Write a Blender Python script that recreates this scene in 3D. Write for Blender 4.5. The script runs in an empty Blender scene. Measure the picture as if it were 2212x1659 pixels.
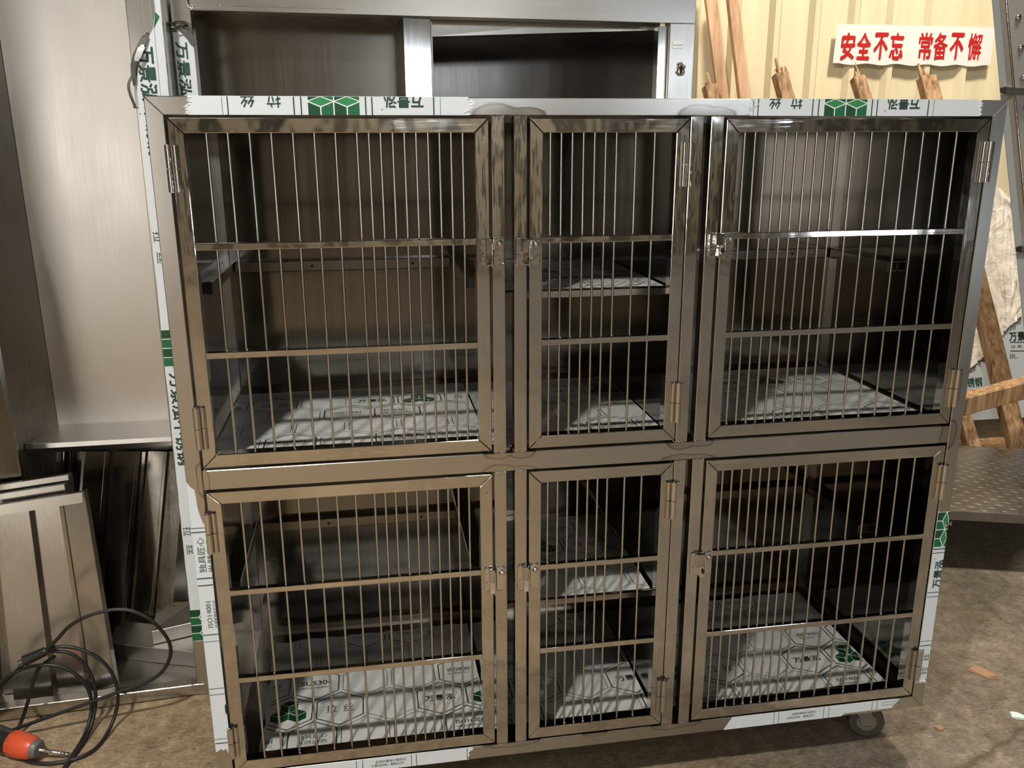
import bpy, bmesh, math, random
from mathutils import Vector, Matrix
S = bpy.context.scene
COL = S.collection
Z0 = 0.12                      # cage bottom height above the floor; builders use cage coordinates (z = 0 at cage bottom)

# ------------------------------------------------------------------ camera
CAM = (0.33082, -1.48717, 1.20704)
RW = ((0.98622698, -0.16536082, -0.00348595), (-0.0474676, -0.26278577, -0.96368588), (0.15843983, 0.95057848, -0.2670157))
FPX = 1868.0
cd = bpy.data.cameras.new('camera')
cd.sensor_width = 36.0
cd.lens = FPX * 36.0 / 2212.0
cd.clip_start = 0.02
cam = bpy.data.objects.new('camera', cd)
COL.objects.link(cam)
cam.matrix_world = Matrix(((RW[0][0], -RW[1][0], -RW[2][0], CAM[0]), (RW[0][1], -RW[1][1], -RW[2][1], CAM[1]),
                           (RW[0][2], -RW[1][2], -RW[2][2], CAM[2] + Z0), (0, 0, 0, 1)))
S.camera = cam

# ------------------------------------------------------------------ world, lights, exposure
w = bpy.data.worlds.new('world'); S.world = w
w.use_nodes = True
w.node_tree.nodes['Background'].inputs[0].default_value = (0.82, 0.91, 1.0, 1)
w.node_tree.nodes['Background'].inputs[1].default_value = 9.0
S.view_settings.view_transform = 'Standard'
S.view_settings.look = 'None'
S.view_settings.gamma = 1.0
S.view_settings.use_curve_mapping = False
S.view_settings.exposure = 0.14
S.cycles.max_bounces = 10
S.cycles.glossy_bounces = 8
S.cycles.diffuse_bounces = 4
S.cycles.sample_clamp_indirect = 4.0
S.cycles.caustics_reflective = True
S.cycles.blur_glossy = 0.6

def area(name, loc, target, size, power, col, shape='DISK', size_y=None, portal=False):
    l = bpy.data.lights.new(name, 'AREA'); l.shape = shape; l.size = size
    if size_y: l.size_y = size_y
    l.energy = power; l.color = col
    o = bpy.data.objects.new(name, l); COL.objects.link(o)
    o.location = (loc[0], loc[1], loc[2] + Z0)
    d = Vector(target) - Vector(loc)
    o.rotation_euler = d.to_track_quat('-Z', 'Y').to_euler()
    if portal: l.cycles.is_portal = True
    return o
WARM = (1.0, 0.945, 0.855)
area('key_lamp', (-0.50, -1.75, 3.6), (-0.3, -1.4, 0), 0.16, 132, WARM)
area('unseen_hall_lamp', (3.4, -2.2, 4.0), (3.2, -2.0, 0), 0.5, 6, WARM)
area('unseen_hall_lamp', (-3.2, -4.0, 4.0), (-3.2, -3.9, 0), 0.6, 60, WARM)
area('unseen_hall_lamp', (1.6, -7.2, 4.2), (1.6, -7.6, 0), 0.6, 150, WARM)  # added out of view to brighten the front wall mirrored in the posts
area('unseen_hall_lamp', (2.6, 0.9, 4.0), (2.7, 1.6, 0), 0.4, 150, (1.0, .90, .74))
area('added_front_fill', (-3.75, -9.85, 1.15), (-3.2, 0, 1.15), 1.9, 66, (1.0, .95, .88), 'RECTANGLE', 2.3)  # unseen fill light added to brighten the fronts and the left panel

# ------------------------------------------------------------------ pixel measurement (2212 x 1659 photograph) -> point on a plane of the place
def at(u, v, y=None, z=None, x=None):
    a, b = (u - 1106.0) / FPX, (v - 829.5) / FPX
    d = [RW[0][i] * a + RW[1][i] * b + RW[2][i] for i in range(3)]
    if y is not None: s = (y - CAM[1]) / d[1]
    elif z is not None: s = (z - CAM[2]) / d[2]
    else: s = (x - CAM[0]) / d[0]
    return Vector([CAM[i] + s * d[i] for i in range(3)])
G = -Z0

def smooth(pts, it=3):
    for _ in range(it):
        out = [pts[0]]
        for a, c in zip(pts, pts[1:]): out += [a.lerp(c, .25), a.lerp(c, .75)]
        pts = out + [pts[-1]]
    return pts

# ------------------------------------------------------------------ mesh builder
class MB:
    def __init__(s): s.v = []; s.f = []; s.m = []; s.sm = []; s.mats = []
    def mi(s, m):
        if m not in s.mats: s.mats.append(m)
        return s.mats.index(m)
    def add(s, vs, fs, m, smooth=False):
        b = len(s.v); k = s.mi(m)
        s.v += [tuple(x) for x in vs]
        for f in fs:
            s.f.append([b + i for i in f]); s.m.append(k); s.sm.append(smooth)
    def bm(s, bm_, m, smooth=False):
        bm_.verts.index_update()
        s.add([x.co[:] for x in bm_.verts], [[x.index for x in f.verts] for f in bm_.faces], m, smooth)
        bm_.free()
    def hexa(s, p, m, bev=0.0, seg=1):
        b = bmesh.new(); vs = [b.verts.new(x) for x in p]
        for f in ((0, 3, 2, 1), (4, 5, 6, 7), (0, 1, 5, 4), (1, 2, 6, 5), (2, 3, 7, 6), (3, 0, 4, 7)):
            b.faces.new([vs[i] for i in f])
        bmesh.ops.recalc_face_normals(b, faces=b.faces)
        if bev > 0: bmesh.ops.bevel(b, geom=list(b.edges), offset=bev, segments=seg, affect='EDGES', profile=0.5)
        s.bm(b, m)
    def box(s, x0, x1, y0, y1, z0, z1, m, bev=0.0, seg=1):
        s.hexa([(x0, y0, z0), (x1, y0, z0), (x1, y1, z0), (x0, y1, z0), (x0, y0, z1), (x1, y0, z1), (x1, y1, z1), (x0, y1, z1)], m, bev, seg)
    def poly(s, pts, m): s.add(pts, [list(range(len(pts)))], m)
    def slab(s, pts, nrm, th, m):
        n = Vector(nrm).normalized() * th; k = len(pts)
        vs = [Vector(p) for p in pts] + [Vector(p) + n for p in pts]
        fs = [list(range(k))[::-1], list(range(k, 2 * k))] + [[i, (i + 1) % k, k + (i + 1) % k, k + i] for i in range(k)]
        b = bmesh.new(); bv = [b.verts.new(x) for x in vs]
        for f in fs: b.faces.new([bv[i] for i in f])
        bmesh.ops.recalc_face_normals(b, faces=b.faces)
        s.bm(b, m)
    def tube(s, path, r, m, n=10, caps=True, smooth=True):
        path = [Vector(p) for p in path]; k = len(path)
        rs = r if isinstance(r, (list, tuple)) else [r] * k
        vs = []; fs = []; up = None
        for i, p in enumerate(path):
            t = (path[min(i + 1, k - 1)] - path[max(i - 1, 0)]).normalized()
            if up is None:
                up = t.cross(Vector((0, 0, 1))); up = t.cross(Vector((1, 0, 0))) if up.length < .1 else up
            up = (up - t * up.dot(t)).normalized(); q = t.cross(up)
            for j in range(n):
                a = 2 * math.pi * j / n
                vs.append(p + (up * math.cos(a) + q * math.sin(a)) * rs[i])
        for i in range(k - 1):
            for j in range(n): fs.append([i * n + j, i * n + (j + 1) % n, (i + 1) * n + (j + 1) % n, (i + 1) * n + j])
        s.add(vs, fs, m, smooth)
        if caps:
            s.add(vs[:n], [list(range(n))[::-1]], m); s.add(vs[-n:], [list(range(n))], m)
    def ball(s, c, r, m, sc=(1, 1, 1), u=10, v=7):
        b = bmesh.new(); bmesh.ops.create_uvsphere(b, u_segments=u, v_segments=v, radius=r)
        for x in b.verts: x.co = Vector((x.co[0] * sc[0] + c[0], x.co[1] * sc[1] + c[1], x.co[2] * sc[2] + c[2]))
        s.bm(b, m, True)
    def text(s, t, c, ux, uy, wid, hei, m, bold=0.0, clip=None):
        ux = Vector(ux).normalized(); uy = Vector(uy).normalized(); c = Vector(c)
        vs, fs, bb = glyphs(t, 0.0)
        if bold:
            v2, f2 = [], []
            for ox, oy in ((0, 0), (bold, 0), (-bold, 0), (0, bold), (0, -bold), (bold * .7, bold * .7), (-bold * .7, -bold * .7)):
                f2 += [[len(v2) + i for i in q] for q in fs]; v2 += [(a + ox, b_ + oy) for a, b_ in vs]
            vs, fs = v2, f2; bb = (bb[0] - bold, bb[1] + bold, bb[2] - bold, bb[3] + bold)
        nz = ux.cross(uy); lay = len(vs) // 7 if bold else len(vs)
        sx = wid / (bb[1] - bb[0]); sy = hei / (bb[3] - bb[2]) if hei else sx
        out = [c + ux * ((a - (bb[0] + bb[1]) / 2) * sx) + uy * ((b_ - (bb[2] + bb[3]) / 2) * sy) + nz * (i // lay * 4e-5) for i, (a, b_) in enumerate(vs)]
        if clip:
            b = bmesh.new(); bv = [b.verts.new(p) for p in out]
            for f in fs:
                try: b.faces.new([bv[i] for i in f])
                except ValueError: pass
            for co, no in clip:
                bmesh.ops.bisect_plane(b, geom=list(b.verts) + list(b.edges) + list(b.faces), plane_co=co, plane_no=no, clear_outer=True)
            s.bm(b, m)
        else: s.add(out, fs, m)
    def line(s, pts, wd, m, nrm, closed=False):
        pts = [Vector(p) for p in pts]; n = Vector(nrm).normalized(); k = len(pts)
        for i in range(k if closed else k - 1):
            a, b = pts[i], pts[(i + 1) % k]; d = (b - a).normalized(); q = n.cross(d) * (wd / 2); e = d * (wd / 2)
            s.poly([a - e - q, b + e - q, b + e + q, a - e + q], m)
    def build(s, name, parent=None, z0=Z0):
        me = bpy.data.meshes.new(name)
        me.from_pydata([(a, b, c + z0) for a, b, c in s.v], [], s.f)
        for m in s.mats: me.materials.append(m)
        me.polygons.foreach_set('material_index', s.m)
        me.polygons.foreach_set('use_smooth', s.sm)
        me.update()
        o = bpy.data.objects.new(name, me); COL.objects.link(o)
        if parent is not None:
            o.parent = parent
            pw = Matrix.Identity(4); q = parent
            while q is not None: pw = q.matrix_basis if q.parent is None else pw; q = q.parent
            o.matrix_parent_inverse = pw.inverted() if parent.type == 'EMPTY' else Matrix.Identity(4)
        return o
_G = {}
def glyphs(t, bold):
    if (t, bold) in _G: return _G[(t, bold)]
    c = bpy.data.curves.new('lettering', 'FONT'); c.body = t; c.offset = bold; c.resolution_u = 3
    o = bpy.data.objects.new('lettering', c); COL.objects.link(o)
    bpy.context.view_layer.update()
    dg = bpy.context.evaluated_depsgraph_get()
    me = bpy.data.meshes.new_from_object(o.evaluated_get(dg))
    vs = [(v.co.x, v.co.y) for v in me.vertices]; fs = [list(p.vertices) for p in me.polygons]
    bpy.data.objects.remove(o); bpy.data.curves.remove(c); bpy.data.meshes.remove(me)
    xs = [a for a, b in vs]; ys = [b for a, b in vs]
    _G[(t, bold)] = (vs, fs, (min(xs), max(xs), min(ys), max(ys)))
    return _G[(t, bold)]
def empty(name, loc, label=None, cat=None, group=None):
    o = bpy.data.objects.new(name, None); COL.objects.link(o); o.location = (loc[0], loc[1], loc[2] + Z0); o.empty_display_size = .05
    if label: tag(o, label, cat, group)
    return o
def tag(o, label, cat, group=None):
    o['label'] = label; o['category'] = cat
    if group: o['group'] = group
    return o
def structure(o): o['kind'] = 'structure'; return o

# ------------------------------------------------------------------ materials
class NT:
    def __init__(s, name):
        s.m = bpy.data.materials.new(name); s.m.use_nodes = True; s.t = s.m.node_tree
        s.b = s.t.nodes['Principled BSDF']; s.co = s.t.nodes.new('ShaderNodeTexCoord')
    def n(s, typ, **kw):
        x = s.t.nodes.new(typ)
        for k, v in kw.items(): setattr(x, k, v)
        return x
    def l(s, a, b): s.t.links.new(a, b)
    def noise(s, scale=(1, 1, 1), sc=5.0, det=4.0, rough=.55, dist=0.0, rot=(0, 0, 0)):
        mp = s.n('ShaderNodeMapping'); mp.inputs['Scale'].default_value = scale; mp.inputs['Rotation'].default_value = rot
        s.l(s.co.outputs['Object'], mp.inputs[0])
        t = s.n('ShaderNodeTexNoise'); t.inputs['Scale'].default_value = sc; t.inputs['Detail'].default_value = det
        t.inputs['Roughness'].default_value = rough; t.inputs['Distortion'].default_value = dist
        s.l(mp.outputs[0], t.inputs[0]); return t.outputs['Fac']
    def ramp(s, fac, stops):
        r = s.n('ShaderNodeValToRGB'); e = r.color_ramp.elements
        while len(e) < len(stops): e.new(.5)
        for i, (p, c) in enumerate(stops):
            e[i].position = p; e[i].color = (c if isinstance(c, tuple) else (c, c, c)) + (1,)
        s.l(fac, r.inputs[0]); return r.outputs[0]
    def math(s, op, a, b=None, clamp=False):
        x = s.n('ShaderNodeMath', operation=op, use_clamp=clamp)
        for i, q in enumerate((a, b)):
            if q is None: continue
            if isinstance(q, (int, float)): x.inputs[i].default_value = q
            else: s.l(q, x.inputs[i])
        return x.outputs[0]
    def mix(s, fac, a, b, mode='MIX'):
        x = s.n('ShaderNodeMix', data_type='RGBA', blend_type=mode)
        for i, q in ((0, fac), (6, a), (7, b)):
            if isinstance(q, (int, float)): x.inputs[i].default_value = q
            elif isinstance(q, tuple): x.inputs[i].default_value = q + (1,)
            else: s.l(q, x.inputs[i])
        return x.outputs[2]
    def bump(s, h, dist, strength=1.0, prev=None):
        b = s.n('ShaderNodeBump'); b.inputs['Strength'].default_value = strength; b.inputs['Distance'].default_value = dist
        s.l(h, b.inputs['Height'])
        if prev is not None: s.l(prev, b.inputs['Normal'])
        return b.outputs[0]
    def set(s, **kw):
        for k, v in kw.items():
            i = s.b.inputs[k.replace('_', ' ')]
            if isinstance(v, (int, float)): i.default_value = v
            elif isinstance(v, tuple): i.default_value = v + (1,)
            else: s.l(v, i)
        return s.m

def steel(name, c0, c1, r0, r1, streak=(1, 1, 1), wave=0.0, wavesc=(1, 1, 1), wsc=6.0, fine=0.00015):
    t = NT(name)
    a = t.noise(streak, 1.0, 5, .6); big = t.noise((1, 1, 1), 5.0, 3)
    f = t.math('ADD', t.math('MULTIPLY', a, .5), t.math('MULTIPLY', big, .5))
    t.set(Metallic=1.0, Base_Color=t.ramp(f, [(.3, c0), (.7, c1)]), Roughness=t.ramp(f, [(.32, r0), (.7, r1)]))
    nb = t.bump(a, fine) if fine else None
    if wave: nb = t.bump(t.noise(wavesc, wsc, 2), wave, 1.0, nb)
    if nb is not None: t.l(nb, t.b.inputs['Normal'])
    return t
SC0, SC1 = (.53, .51, .475), (.58, .56, .525)
M = {}
M['brush_v'] = steel('brushed_steel_vertical', SC0, SC1, .20, .28, (900, 900, 6), fine=0).m
M['brush_h'] = steel('brushed_steel_horizontal', SC0, SC1, .20, .28, (6, 900, 900), fine=0).m
M['panel'] = steel('shaded_satin_steel_panel', (.17, .16, .145), (.25, .235, .215), .09, .15, (500, 500, 4), .0016, (1, 1, .4), 4.0, fine=.00001).m  # same stainless, base colour darkened to carry the shade inside the cage
M['sheet'] = steel('matt_steel_sheet', (.56, .54, .51), (.62, .60, .57), .28, .38, (400, 400, 5), .002, (1, 1, .5), 3.0, fine=.00003).m
M['dark_sheet'] = steel('grey_steel_sheet', (.40, .375, .345), (.48, .455, .425), .24, .34, (400, 400, 5), .0015, (1, 1, .5), 4.0, fine=.00002).m
def polished(name, sc):
    t = steel(name, (.52, .495, .45), (.66, .635, .59), .05, .11, (3, 3, 3), fine=0)
    nb = t.bump(t.noise(sc, 1.0, 2), .00022)
    nb = t.bump(t.noise((14, 14, 14), 1.0, 2), .0011, 1.0, nb)
    t.l(nb, t.b.inputs['Normal']); return t.m
M['polish'] = polished('polished_steel_upright', (75, 75, 6))
M['polish_h'] = polished('polished_steel_crossbar', (6, 75, 75))
M['smooth'] = steel('smooth_bright_steel', (.60, .59, .57), (.66, .65, .63), .07, .11, (300, 300, 5), fine=0).m
M['bay_shaded'] = steel('shaded_inner_steel_panel', (.10, .095, .088), (.15, .142, .132), .14, .22, (400, 400, 5), .0012, (1, 1, .5), 4.0, fine=0).m  # darker copy of the bay steel, shade of the right bay in its colour
M['tray'] = steel('satin_tray_steel', (.42, .40, .37), (.52, .50, .465), .16, .26, (300, 300, 5), .003, (1, 1, .4), 4.0, fine=0).m
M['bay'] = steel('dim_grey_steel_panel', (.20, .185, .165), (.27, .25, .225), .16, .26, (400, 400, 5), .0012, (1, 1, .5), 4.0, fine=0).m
M['channel'] = steel('glossy_folded_steel', (.22, .20, .175), (.33, .305, .27), .10, .18, (300, 300, 4), .003, (1, 1, .5), 5.0, fine=0).m
M['bar'] = steel('polished_round_bar', (.60, .58, .54), (.68, .66, .62), .12, .18, (3, 3, 3), fine=0).m
M['bright'] = steel('bright_chrome_part', (.62, .60, .57), (.72, .70, .67), .06, .14, (20, 20, 20), .0006, (1, 1, 1), 60.0, fine=0).m

def buffed(name, streak, centres):
    t = steel(name, SC0, SC1, .20, .28, streak, fine=0)
    sep = t.n('ShaderNodeSeparateXYZ'); t.l(t.co.outputs['Object'], sep.inputs[0])
    nz = t.math('MULTIPLY', t.math('SUBTRACT', t.noise((1, 1, 1), 22.0, 2), .5), 1.1)
    d = None
    for x, z, rx, rz in centres:
        a = t.math('POWER', t.math('ABSOLUTE', t.math('MULTIPLY', t.math('SUBTRACT', sep.outputs[0], x), 1 / rx)), 2.0)
        b = t.math('POWER', t.math('ABSOLUTE', t.math('MULTIPLY', t.math('SUBTRACT', sep.outputs[2], z + Z0), 1 / rz)), 2.0)
        q = t.math('SQRT', t.math('ADD', a, b)); d = q if d is None else t.math('MINIMUM', d, q)
    d = t.math('ADD', d, nz)
    col = t.b.inputs['Base Color'].links[0].from_socket; rg = t.b.inputs['Roughness'].links[0].from_socket
    ring = t.ramp(d, [(.70, 0.0), (.90, 1.0), (1.02, 0.0)])
    ins = t.ramp(d, [(.85, 1.0), (.98, 0.0)])
    t.set(Base_Color=t.mix(t.math('MULTIPLY', ring, .75), col, (.22, .19, .15)), Roughness=t.mix(ins, rg, (.10, .10, .10)))
    return t.m
WELD = [(.556, 1.2535, .05, .02), (.595, 1.2535, .05, .014), (.906, 1.2535, .04, .02), (.944, 1.2535, .04, .017), (.556, .658, .035, .012), (.597, .658, .03, .014),
        (.556, .6213, .04, .014), (.597, .6213, .035, .010), (.906, .658, .035, .016), (.944, .658, .03, .012), (.906, .6213, .04, .014), (.944, .6213, .04, .010),
        (.575, .03, .06, .013), (.924, .03, .06, .014), (1.472, .64, .02, .035), (.028, .645, .012, .035), (.75, .03, .03, .01)]
M['rail'] = buffed('brushed_rail_with_weld_marks', (6, 900, 900), WELD)
M['stile'] = buffed('brushed_stile_with_weld_marks', (900, 900, 6), WELD)

def plain(name, col, rough=.5, metal=0.0, **kw):
    t = NT(name); return t.set(Base_Color=col, Roughness=rough, Metallic=metal, **kw)
t = NT('white_protective_film')
M['film'] = t.set(Base_Color=(.645, .70, .755), Roughness=.30, Normal=t.bump(t.noise((1, 1, 1), 30, 3), .0004))
t = NT('loose_film_on_floor_panels')  # white film, its colour greyed to carry the dimness inside the cells
M['floor_film'] = t.set(Base_Color=t.ramp(t.noise((1, 1, 1), 7, 3), [(.3, (.42, .44, .435)), (.7, (.54, .56, .555))]), Roughness=.32,
                        Normal=t.bump(t.noise((1, 1, 1), 9.0, 2, .5, 1.0), .006, .8))
t = NT('grey_film')
M['grey_film'] = t.set(Base_Color=(.42, .46, .49), Roughness=.35, Normal=t.bump(t.noise((1, 1, 1), 8, 3), .002))
M['ink'] = plain('dark_green_ink', (.012, .055, .035), .45)
M['ink_black'] = plain('black_green_ink', (.006, .014, .010), .45)
M['ink_grey'] = plain('grey_green_ink', (.16, .22, .20), .5)
M['green'] = plain('green_print', (.008, .125, .05), .4)
M['green_light'] = plain('light_green_print', (.03, .23, .075), .4)
M['green_dark'] = plain('deep_green_print', (.004, .060, .024), .4)
M['green_floor'] = plain('floor_film_green_print', (.006, .050, .024), .4)
M['green_deep'] = plain('blackish_green_print', (.004, .030, .014), .4)
M['white_print'] = plain('white_print', (.78, .81, .81), .4)
M['red'] = plain('red_lettering', (.50, .012, .012), .5)
M['black'] = plain('black_rubber', (.012, .012, .012), .45)
M['hole'] = plain('dark_hole', (.004, .004, .004), .8)
M['wheel'] = plain('grey_rubber_wheel', (.075, .066, .055), .5)
M['orange'] = plain('orange_plastic', (.62, .085, .03), .38)
M['curl'] = plain('curled_film_edge', (.12, .115, .11), .4)
M['tear'] = plain('stretched_white_film', (.86, .88, .90), .35)
t = NT('white_banner')
M['banner'] = t.set(Base_Color=(.83, .80, .77), Roughness=.42, Normal=t.bump(t.noise((1, 1, .2), 9, 2), .004))
t = NT('cream_painted_sheet_metal')
f = t.noise((1, 1, .12), 9, 4)
M['cream'] = t.set(Base_Color=t.ramp(f, [(.3, (.66, .58, .39)), (.7, (.78, .70, .49))]), Roughness=.42)
t = NT('concrete_floor')
n1 = t.noise((1, 1, 1), 2.2, 6, .62); n2 = t.noise((1, 1, 1), 26, 6, .7); n3 = t.noise((1.0, 2.2, 1), 75, 5, .75)
mx = t.math('ADD', t.math('MULTIPLY', n1, .32), t.math('ADD', t.math('MULTIPLY', n2, .34), t.math('MULTIPLY', n3, .34)))
base = t.ramp(mx, [(.38, (.09, .062, .037)), (.465, (.255, .183, .109)), (.53, (.38, .28, .171)), (.63, (.62, .485, .32))])
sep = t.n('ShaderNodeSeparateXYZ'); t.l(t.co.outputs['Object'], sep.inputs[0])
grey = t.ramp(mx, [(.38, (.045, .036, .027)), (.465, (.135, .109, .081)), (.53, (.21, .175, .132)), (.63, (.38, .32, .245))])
sand_falloff = t.math('ADD', t.math('MULTIPLY', sep.outputs[0], .55), t.math('MULTIPLY', t.math('SUBTRACT', n1, .5), 1.6))
base = t.mix(t.ramp(sand_falloff, [(.25, 0.0), (.75, 1.0)]), base, grey)  # sandier to the left; the light's fall-off to the right is painted in too
wob = t.math('MULTIPLY', t.math('SUBTRACT', t.noise((1, 1, 1), 14, 3), .5), .05)
P0, P1 = at(2095, 1655, z=G), at(2212, 1572, z=G)
dx, dy = (P1 - P0)[0], (P1 - P0)[1]; ln = math.hypot(dx, dy)
crack = t.math('ABSOLUTE', t.math('ADD', t.math('SUBTRACT', t.math('MULTIPLY', t.math('SUBTRACT', sep.outputs[0], P0[0]), dy / ln),
                                              t.math('MULTIPLY', t.math('SUBTRACT', sep.outputs[1], P0[1]), dx / ln)), wob))
cm = t.ramp(crack, [(.003, 1.0), (.010, 0.0)])
spots = t.ramp(t.noise((1, 1, 1), 60, 2, .5), [(.66, 0.0), (.72, 1.0)])
base = t.mix(t.math('MULTIPLY', spots, .65), base, (.07, .045, .025))
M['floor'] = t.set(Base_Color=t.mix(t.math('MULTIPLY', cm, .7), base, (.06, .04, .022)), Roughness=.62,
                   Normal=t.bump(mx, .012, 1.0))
def wood(name, c0, c1, c2, scale, sc):
    t = NT(name); g = t.noise(scale, sc, 5, .6, .15, (0, -.2, 0))
    return t.set(Base_Color=t.ramp(g, [(.32, c0), (.5, c1), (.68, c2)]), Roughness=.72, Normal=t.bump(g, .003))
M['wood'] = wood('rough_sawn_wood', (.12, .065, .03), (.34, .20, .098), (.50, .32, .18), (60, 60, 4), 1.0)
M['wood_pale'] = wood('pale_planed_wood', (.36, .20, .11), (.58, .36, .22), (.70, .48, .32), (22, 22, 3), 1.0)
t = NT('crumpled_paper_backing')
cr = t.noise((1, 1, 1), 11, 5, .6, 1.5)
M['paper'] = t.set(Base_Color=t.ramp(cr, [(.28, (.42, .38, .32)), (.5, (.66, .61, .54)), (.7, (.76, .72, .66))]), Roughness=.75, Normal=t.bump(cr, .012))
M['chip'] = plain('brown_wood_chip', (.30, .175, .095), .8)
M['blue_chip'] = plain('pale_blue_scrap', (.55, .68, .68), .6)
M['wall_paint'] = plain('grey_brown_wall_paint', (.16, .145, .125), .7)
M['hub'] = plain('dull_wheel_hub', (.20, .185, .16), .5)
t = NT('cream_wall_with_contrast_bands')
wv = t.n('ShaderNodeTexWave', wave_type='BANDS', bands_direction='X', wave_profile='SIN'); wv.inputs['Scale'].default_value = .42; wv.inputs['Distortion'].default_value = 1.5; wv.inputs['Detail'].default_value = 1
t.l(t.co.outputs['Object'], wv.inputs[0])
M['front_wall'] = t.set(Base_Color=t.ramp(wv.outputs['Fac'], [(.42, (.05, .045, .04)), (.5, (.55, .49, .38))]), Roughness=.6)  # unseen wall; dark bands added for contrast in the steel's reflections
M['ceil'] = plain('dark_roof_sheet', (.10, .095, .085), .7)
M['plate'] = steel('dull_riveted_steel', (.46, .44, .40), (.54, .515, .475), .38, .50, (300, 300, 5), fine=0).m
M['plate'].node_tree.nodes['Principled BSDF'].inputs['Metallic'].default_value = .75
M['tread'] = steel('worn_tread_plate', (.22, .205, .185), (.36, .34, .31), .26, .42, (30, 30, 30), fine=.0003).m
M['rust'] = steel('heat_tinted_steel', (.35, .27, .19), (.5, .43, .34), .2, .3, (6, 6, 6), fine=0).m
R = random.Random(7)

# ------------------------------------------------------------------ setting: floor, walls, ceiling
XA, XB, YA, YB, ZC = -6.0, 8.5, -10.0, 2.35, 4.6
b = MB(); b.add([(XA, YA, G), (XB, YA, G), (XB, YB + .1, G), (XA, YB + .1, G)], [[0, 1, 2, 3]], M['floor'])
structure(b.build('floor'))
b = MB()                                    # ribbed cream wall behind everything
prof = []; x = XA
while x < XB:
    prof += [(x, YB), (x + .118, YB), (x + .136, YB - .028), (x + .160, YB - .028), (x + .178, YB)]; x += .186
vs = [(p[0], p[1], G) for p in prof] + [(p[0], p[1], ZC) for p in prof]; k = len(prof)
b.add(vs, [[i, i + 1, k + i + 1, k + i] for i in range(k - 1)], M['cream'])
structure(b.build('wall_back'))
b = MB(); b.box(XA - .1, XA, YA, YB + .1, G, ZC, M['wall_paint']); structure(b.build('wall_left'))
b = MB(); b.box(XB, XB + .1, YA, YB + .1, G, ZC, M['wall_paint']); structure(b.build('wall_right'))
b = MB(); b.box(XA, XB, YA, YB + .1, ZC, ZC + .1, M['ceil']); structure(b.build('ceiling'))
b = MB()                                    # front wall with a band of windows and a half-raised shutter opening
WIN = [(.9, 2.3, 1.95, 2.42), (4.1, 6.1, 1.88, 2.44), (6.6, 8.2, G, .42)]
xs = sorted({XA, XB} | {q for a in WIN for q in a[:2]}); zs_ = sorted({G, ZC} | {q for a in WIN for q in a[2:]})
for x0, x1 in zip(xs, xs[1:]):
    for z0, z1 in zip(zs_, zs_[1:]):
        if not any(a[0] <= (x0 + x1) / 2 <= a[1] and a[2] <= (z0 + z1) / 2 <= a[3] for a in WIN): b.box(x0, x1, YA - .1, YA, z0, z1, M['front_wall'])
structure(b.build('wall_front'))
for a in WIN:
    cx, cz = (a[0] + a[1]) / 2, (a[2] + a[3]) / 2
    area('opening_portal', (cx, YA - .05, cz), (cx, 0, cz), a[1] - a[0], 1, (1, 1, 1), 'RECTANGLE', a[3] - a[2], True)

# ------------------------------------------------------------------ the cage
W, H, D = 1.5, 1.2818, .555
cage = empty('pet_cage', (W / 2, D / 2, -Z0), 'large stainless steel pet cage of six barred doors standing on casters', 'pet cage')
TW = .0275
f = MB(); f.hexa([(0, 0, 0), (TW, 0, TW + .002), (TW, .03, TW + .002), (0, .03, 0), (0, 0, H), (TW, 0, H - .0283), (TW, .03, H - .0283), (0, .03, H)], M['stile'], .0012)
f.build('corner_post', cage)
f = MB(); f.hexa([(W - TW, 0, TW + .002), (W, 0, 0), (W, .03, 0), (W - TW, .03, TW + .002), (W - TW, 0, H - .0283), (W, 0, H), (W, .03, H), (W - TW, .03, H - .0283)], M['stile'], .0012)
f.build('corner_post', cage)
f = MB(); f.hexa([(TW, 0, H - .0283), (W - TW, 0, H - .0283), (W - TW, .03, H - .0283), (TW, .03, H - .0283), (0, 0, H), (W, 0, H), (W, .03, H), (0, .03, H)], M['rail'], .0012)
f.build('top_rail', cage)
f = MB(); f.hexa([(0, 0, 0), (W, 0, 0), (W, .03, 0), (0, .03, 0), (TW, 0, .0295), (W - TW, 0, .0295), (W - TW, .03, .0295), (TW, .03, .0295)], M['rail'], .0012)
f.build('bottom_rail', cage)
f = MB(); f.box(TW + .0005, W - TW - .0005, .0002, .03, .6213, .658, M['rail'], .0012); f.build('middle_rail', cage)
for (x0, x1) in ((0, TW), (W - TW, W)):                              # rear posts and side rails
    f = MB(); f.box(x0, x1, D - .028, D, 0, H, M['brush_v'], .0012); f.build('corner_post', cage)
    for z0, z1 in ((0, .0295), (.6213, .658), (H - .0283, H)):
        f = MB(); f.box(x0 + .001, x1 - .001, .03, D - .028, z0, z1, M['brush_h'], .001); f.build('side_rail', cage)
for z0, z1 in ((0, .0295), (H - .0283, H)):
    f = MB(); f.box(TW, W - TW, D - .028, D, z0, z1, M['brush_h'], .001); f.build('rear_rail', cage)
def beads(mb, x0, x1, y, z, n, r=.0013, m='bright'):
    for i in range(n):
        mb.ball((x0 + (x1 - x0) * (i + .5) / n + R.uniform(-.0008, .0008), y + R.uniform(-.0004, .0004), z + R.uniform(-.0007, .0007)), r * R.uniform(.7, 1.3), M[m], (1.2, 1, .8), 6, 5)
for x0, x1 in ((.5447, .568), (.583, .6065), (.894, .918), (.931, .955)):
    for z0, z1 in ((.658, H - .0283), (.0295, .6213)):
        f = MB(); f.box(x0, x1, .0006, .024, z0, z1, M['polish'], .0014, 2)
        beads(f, x0 + .001, x1 - .001, .0002, z1 - .0006, 8); beads(f, x0 + .001, x1 - .001, .0002, z0 + .0006, 8)
        f.build('divider_post', cage)
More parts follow.
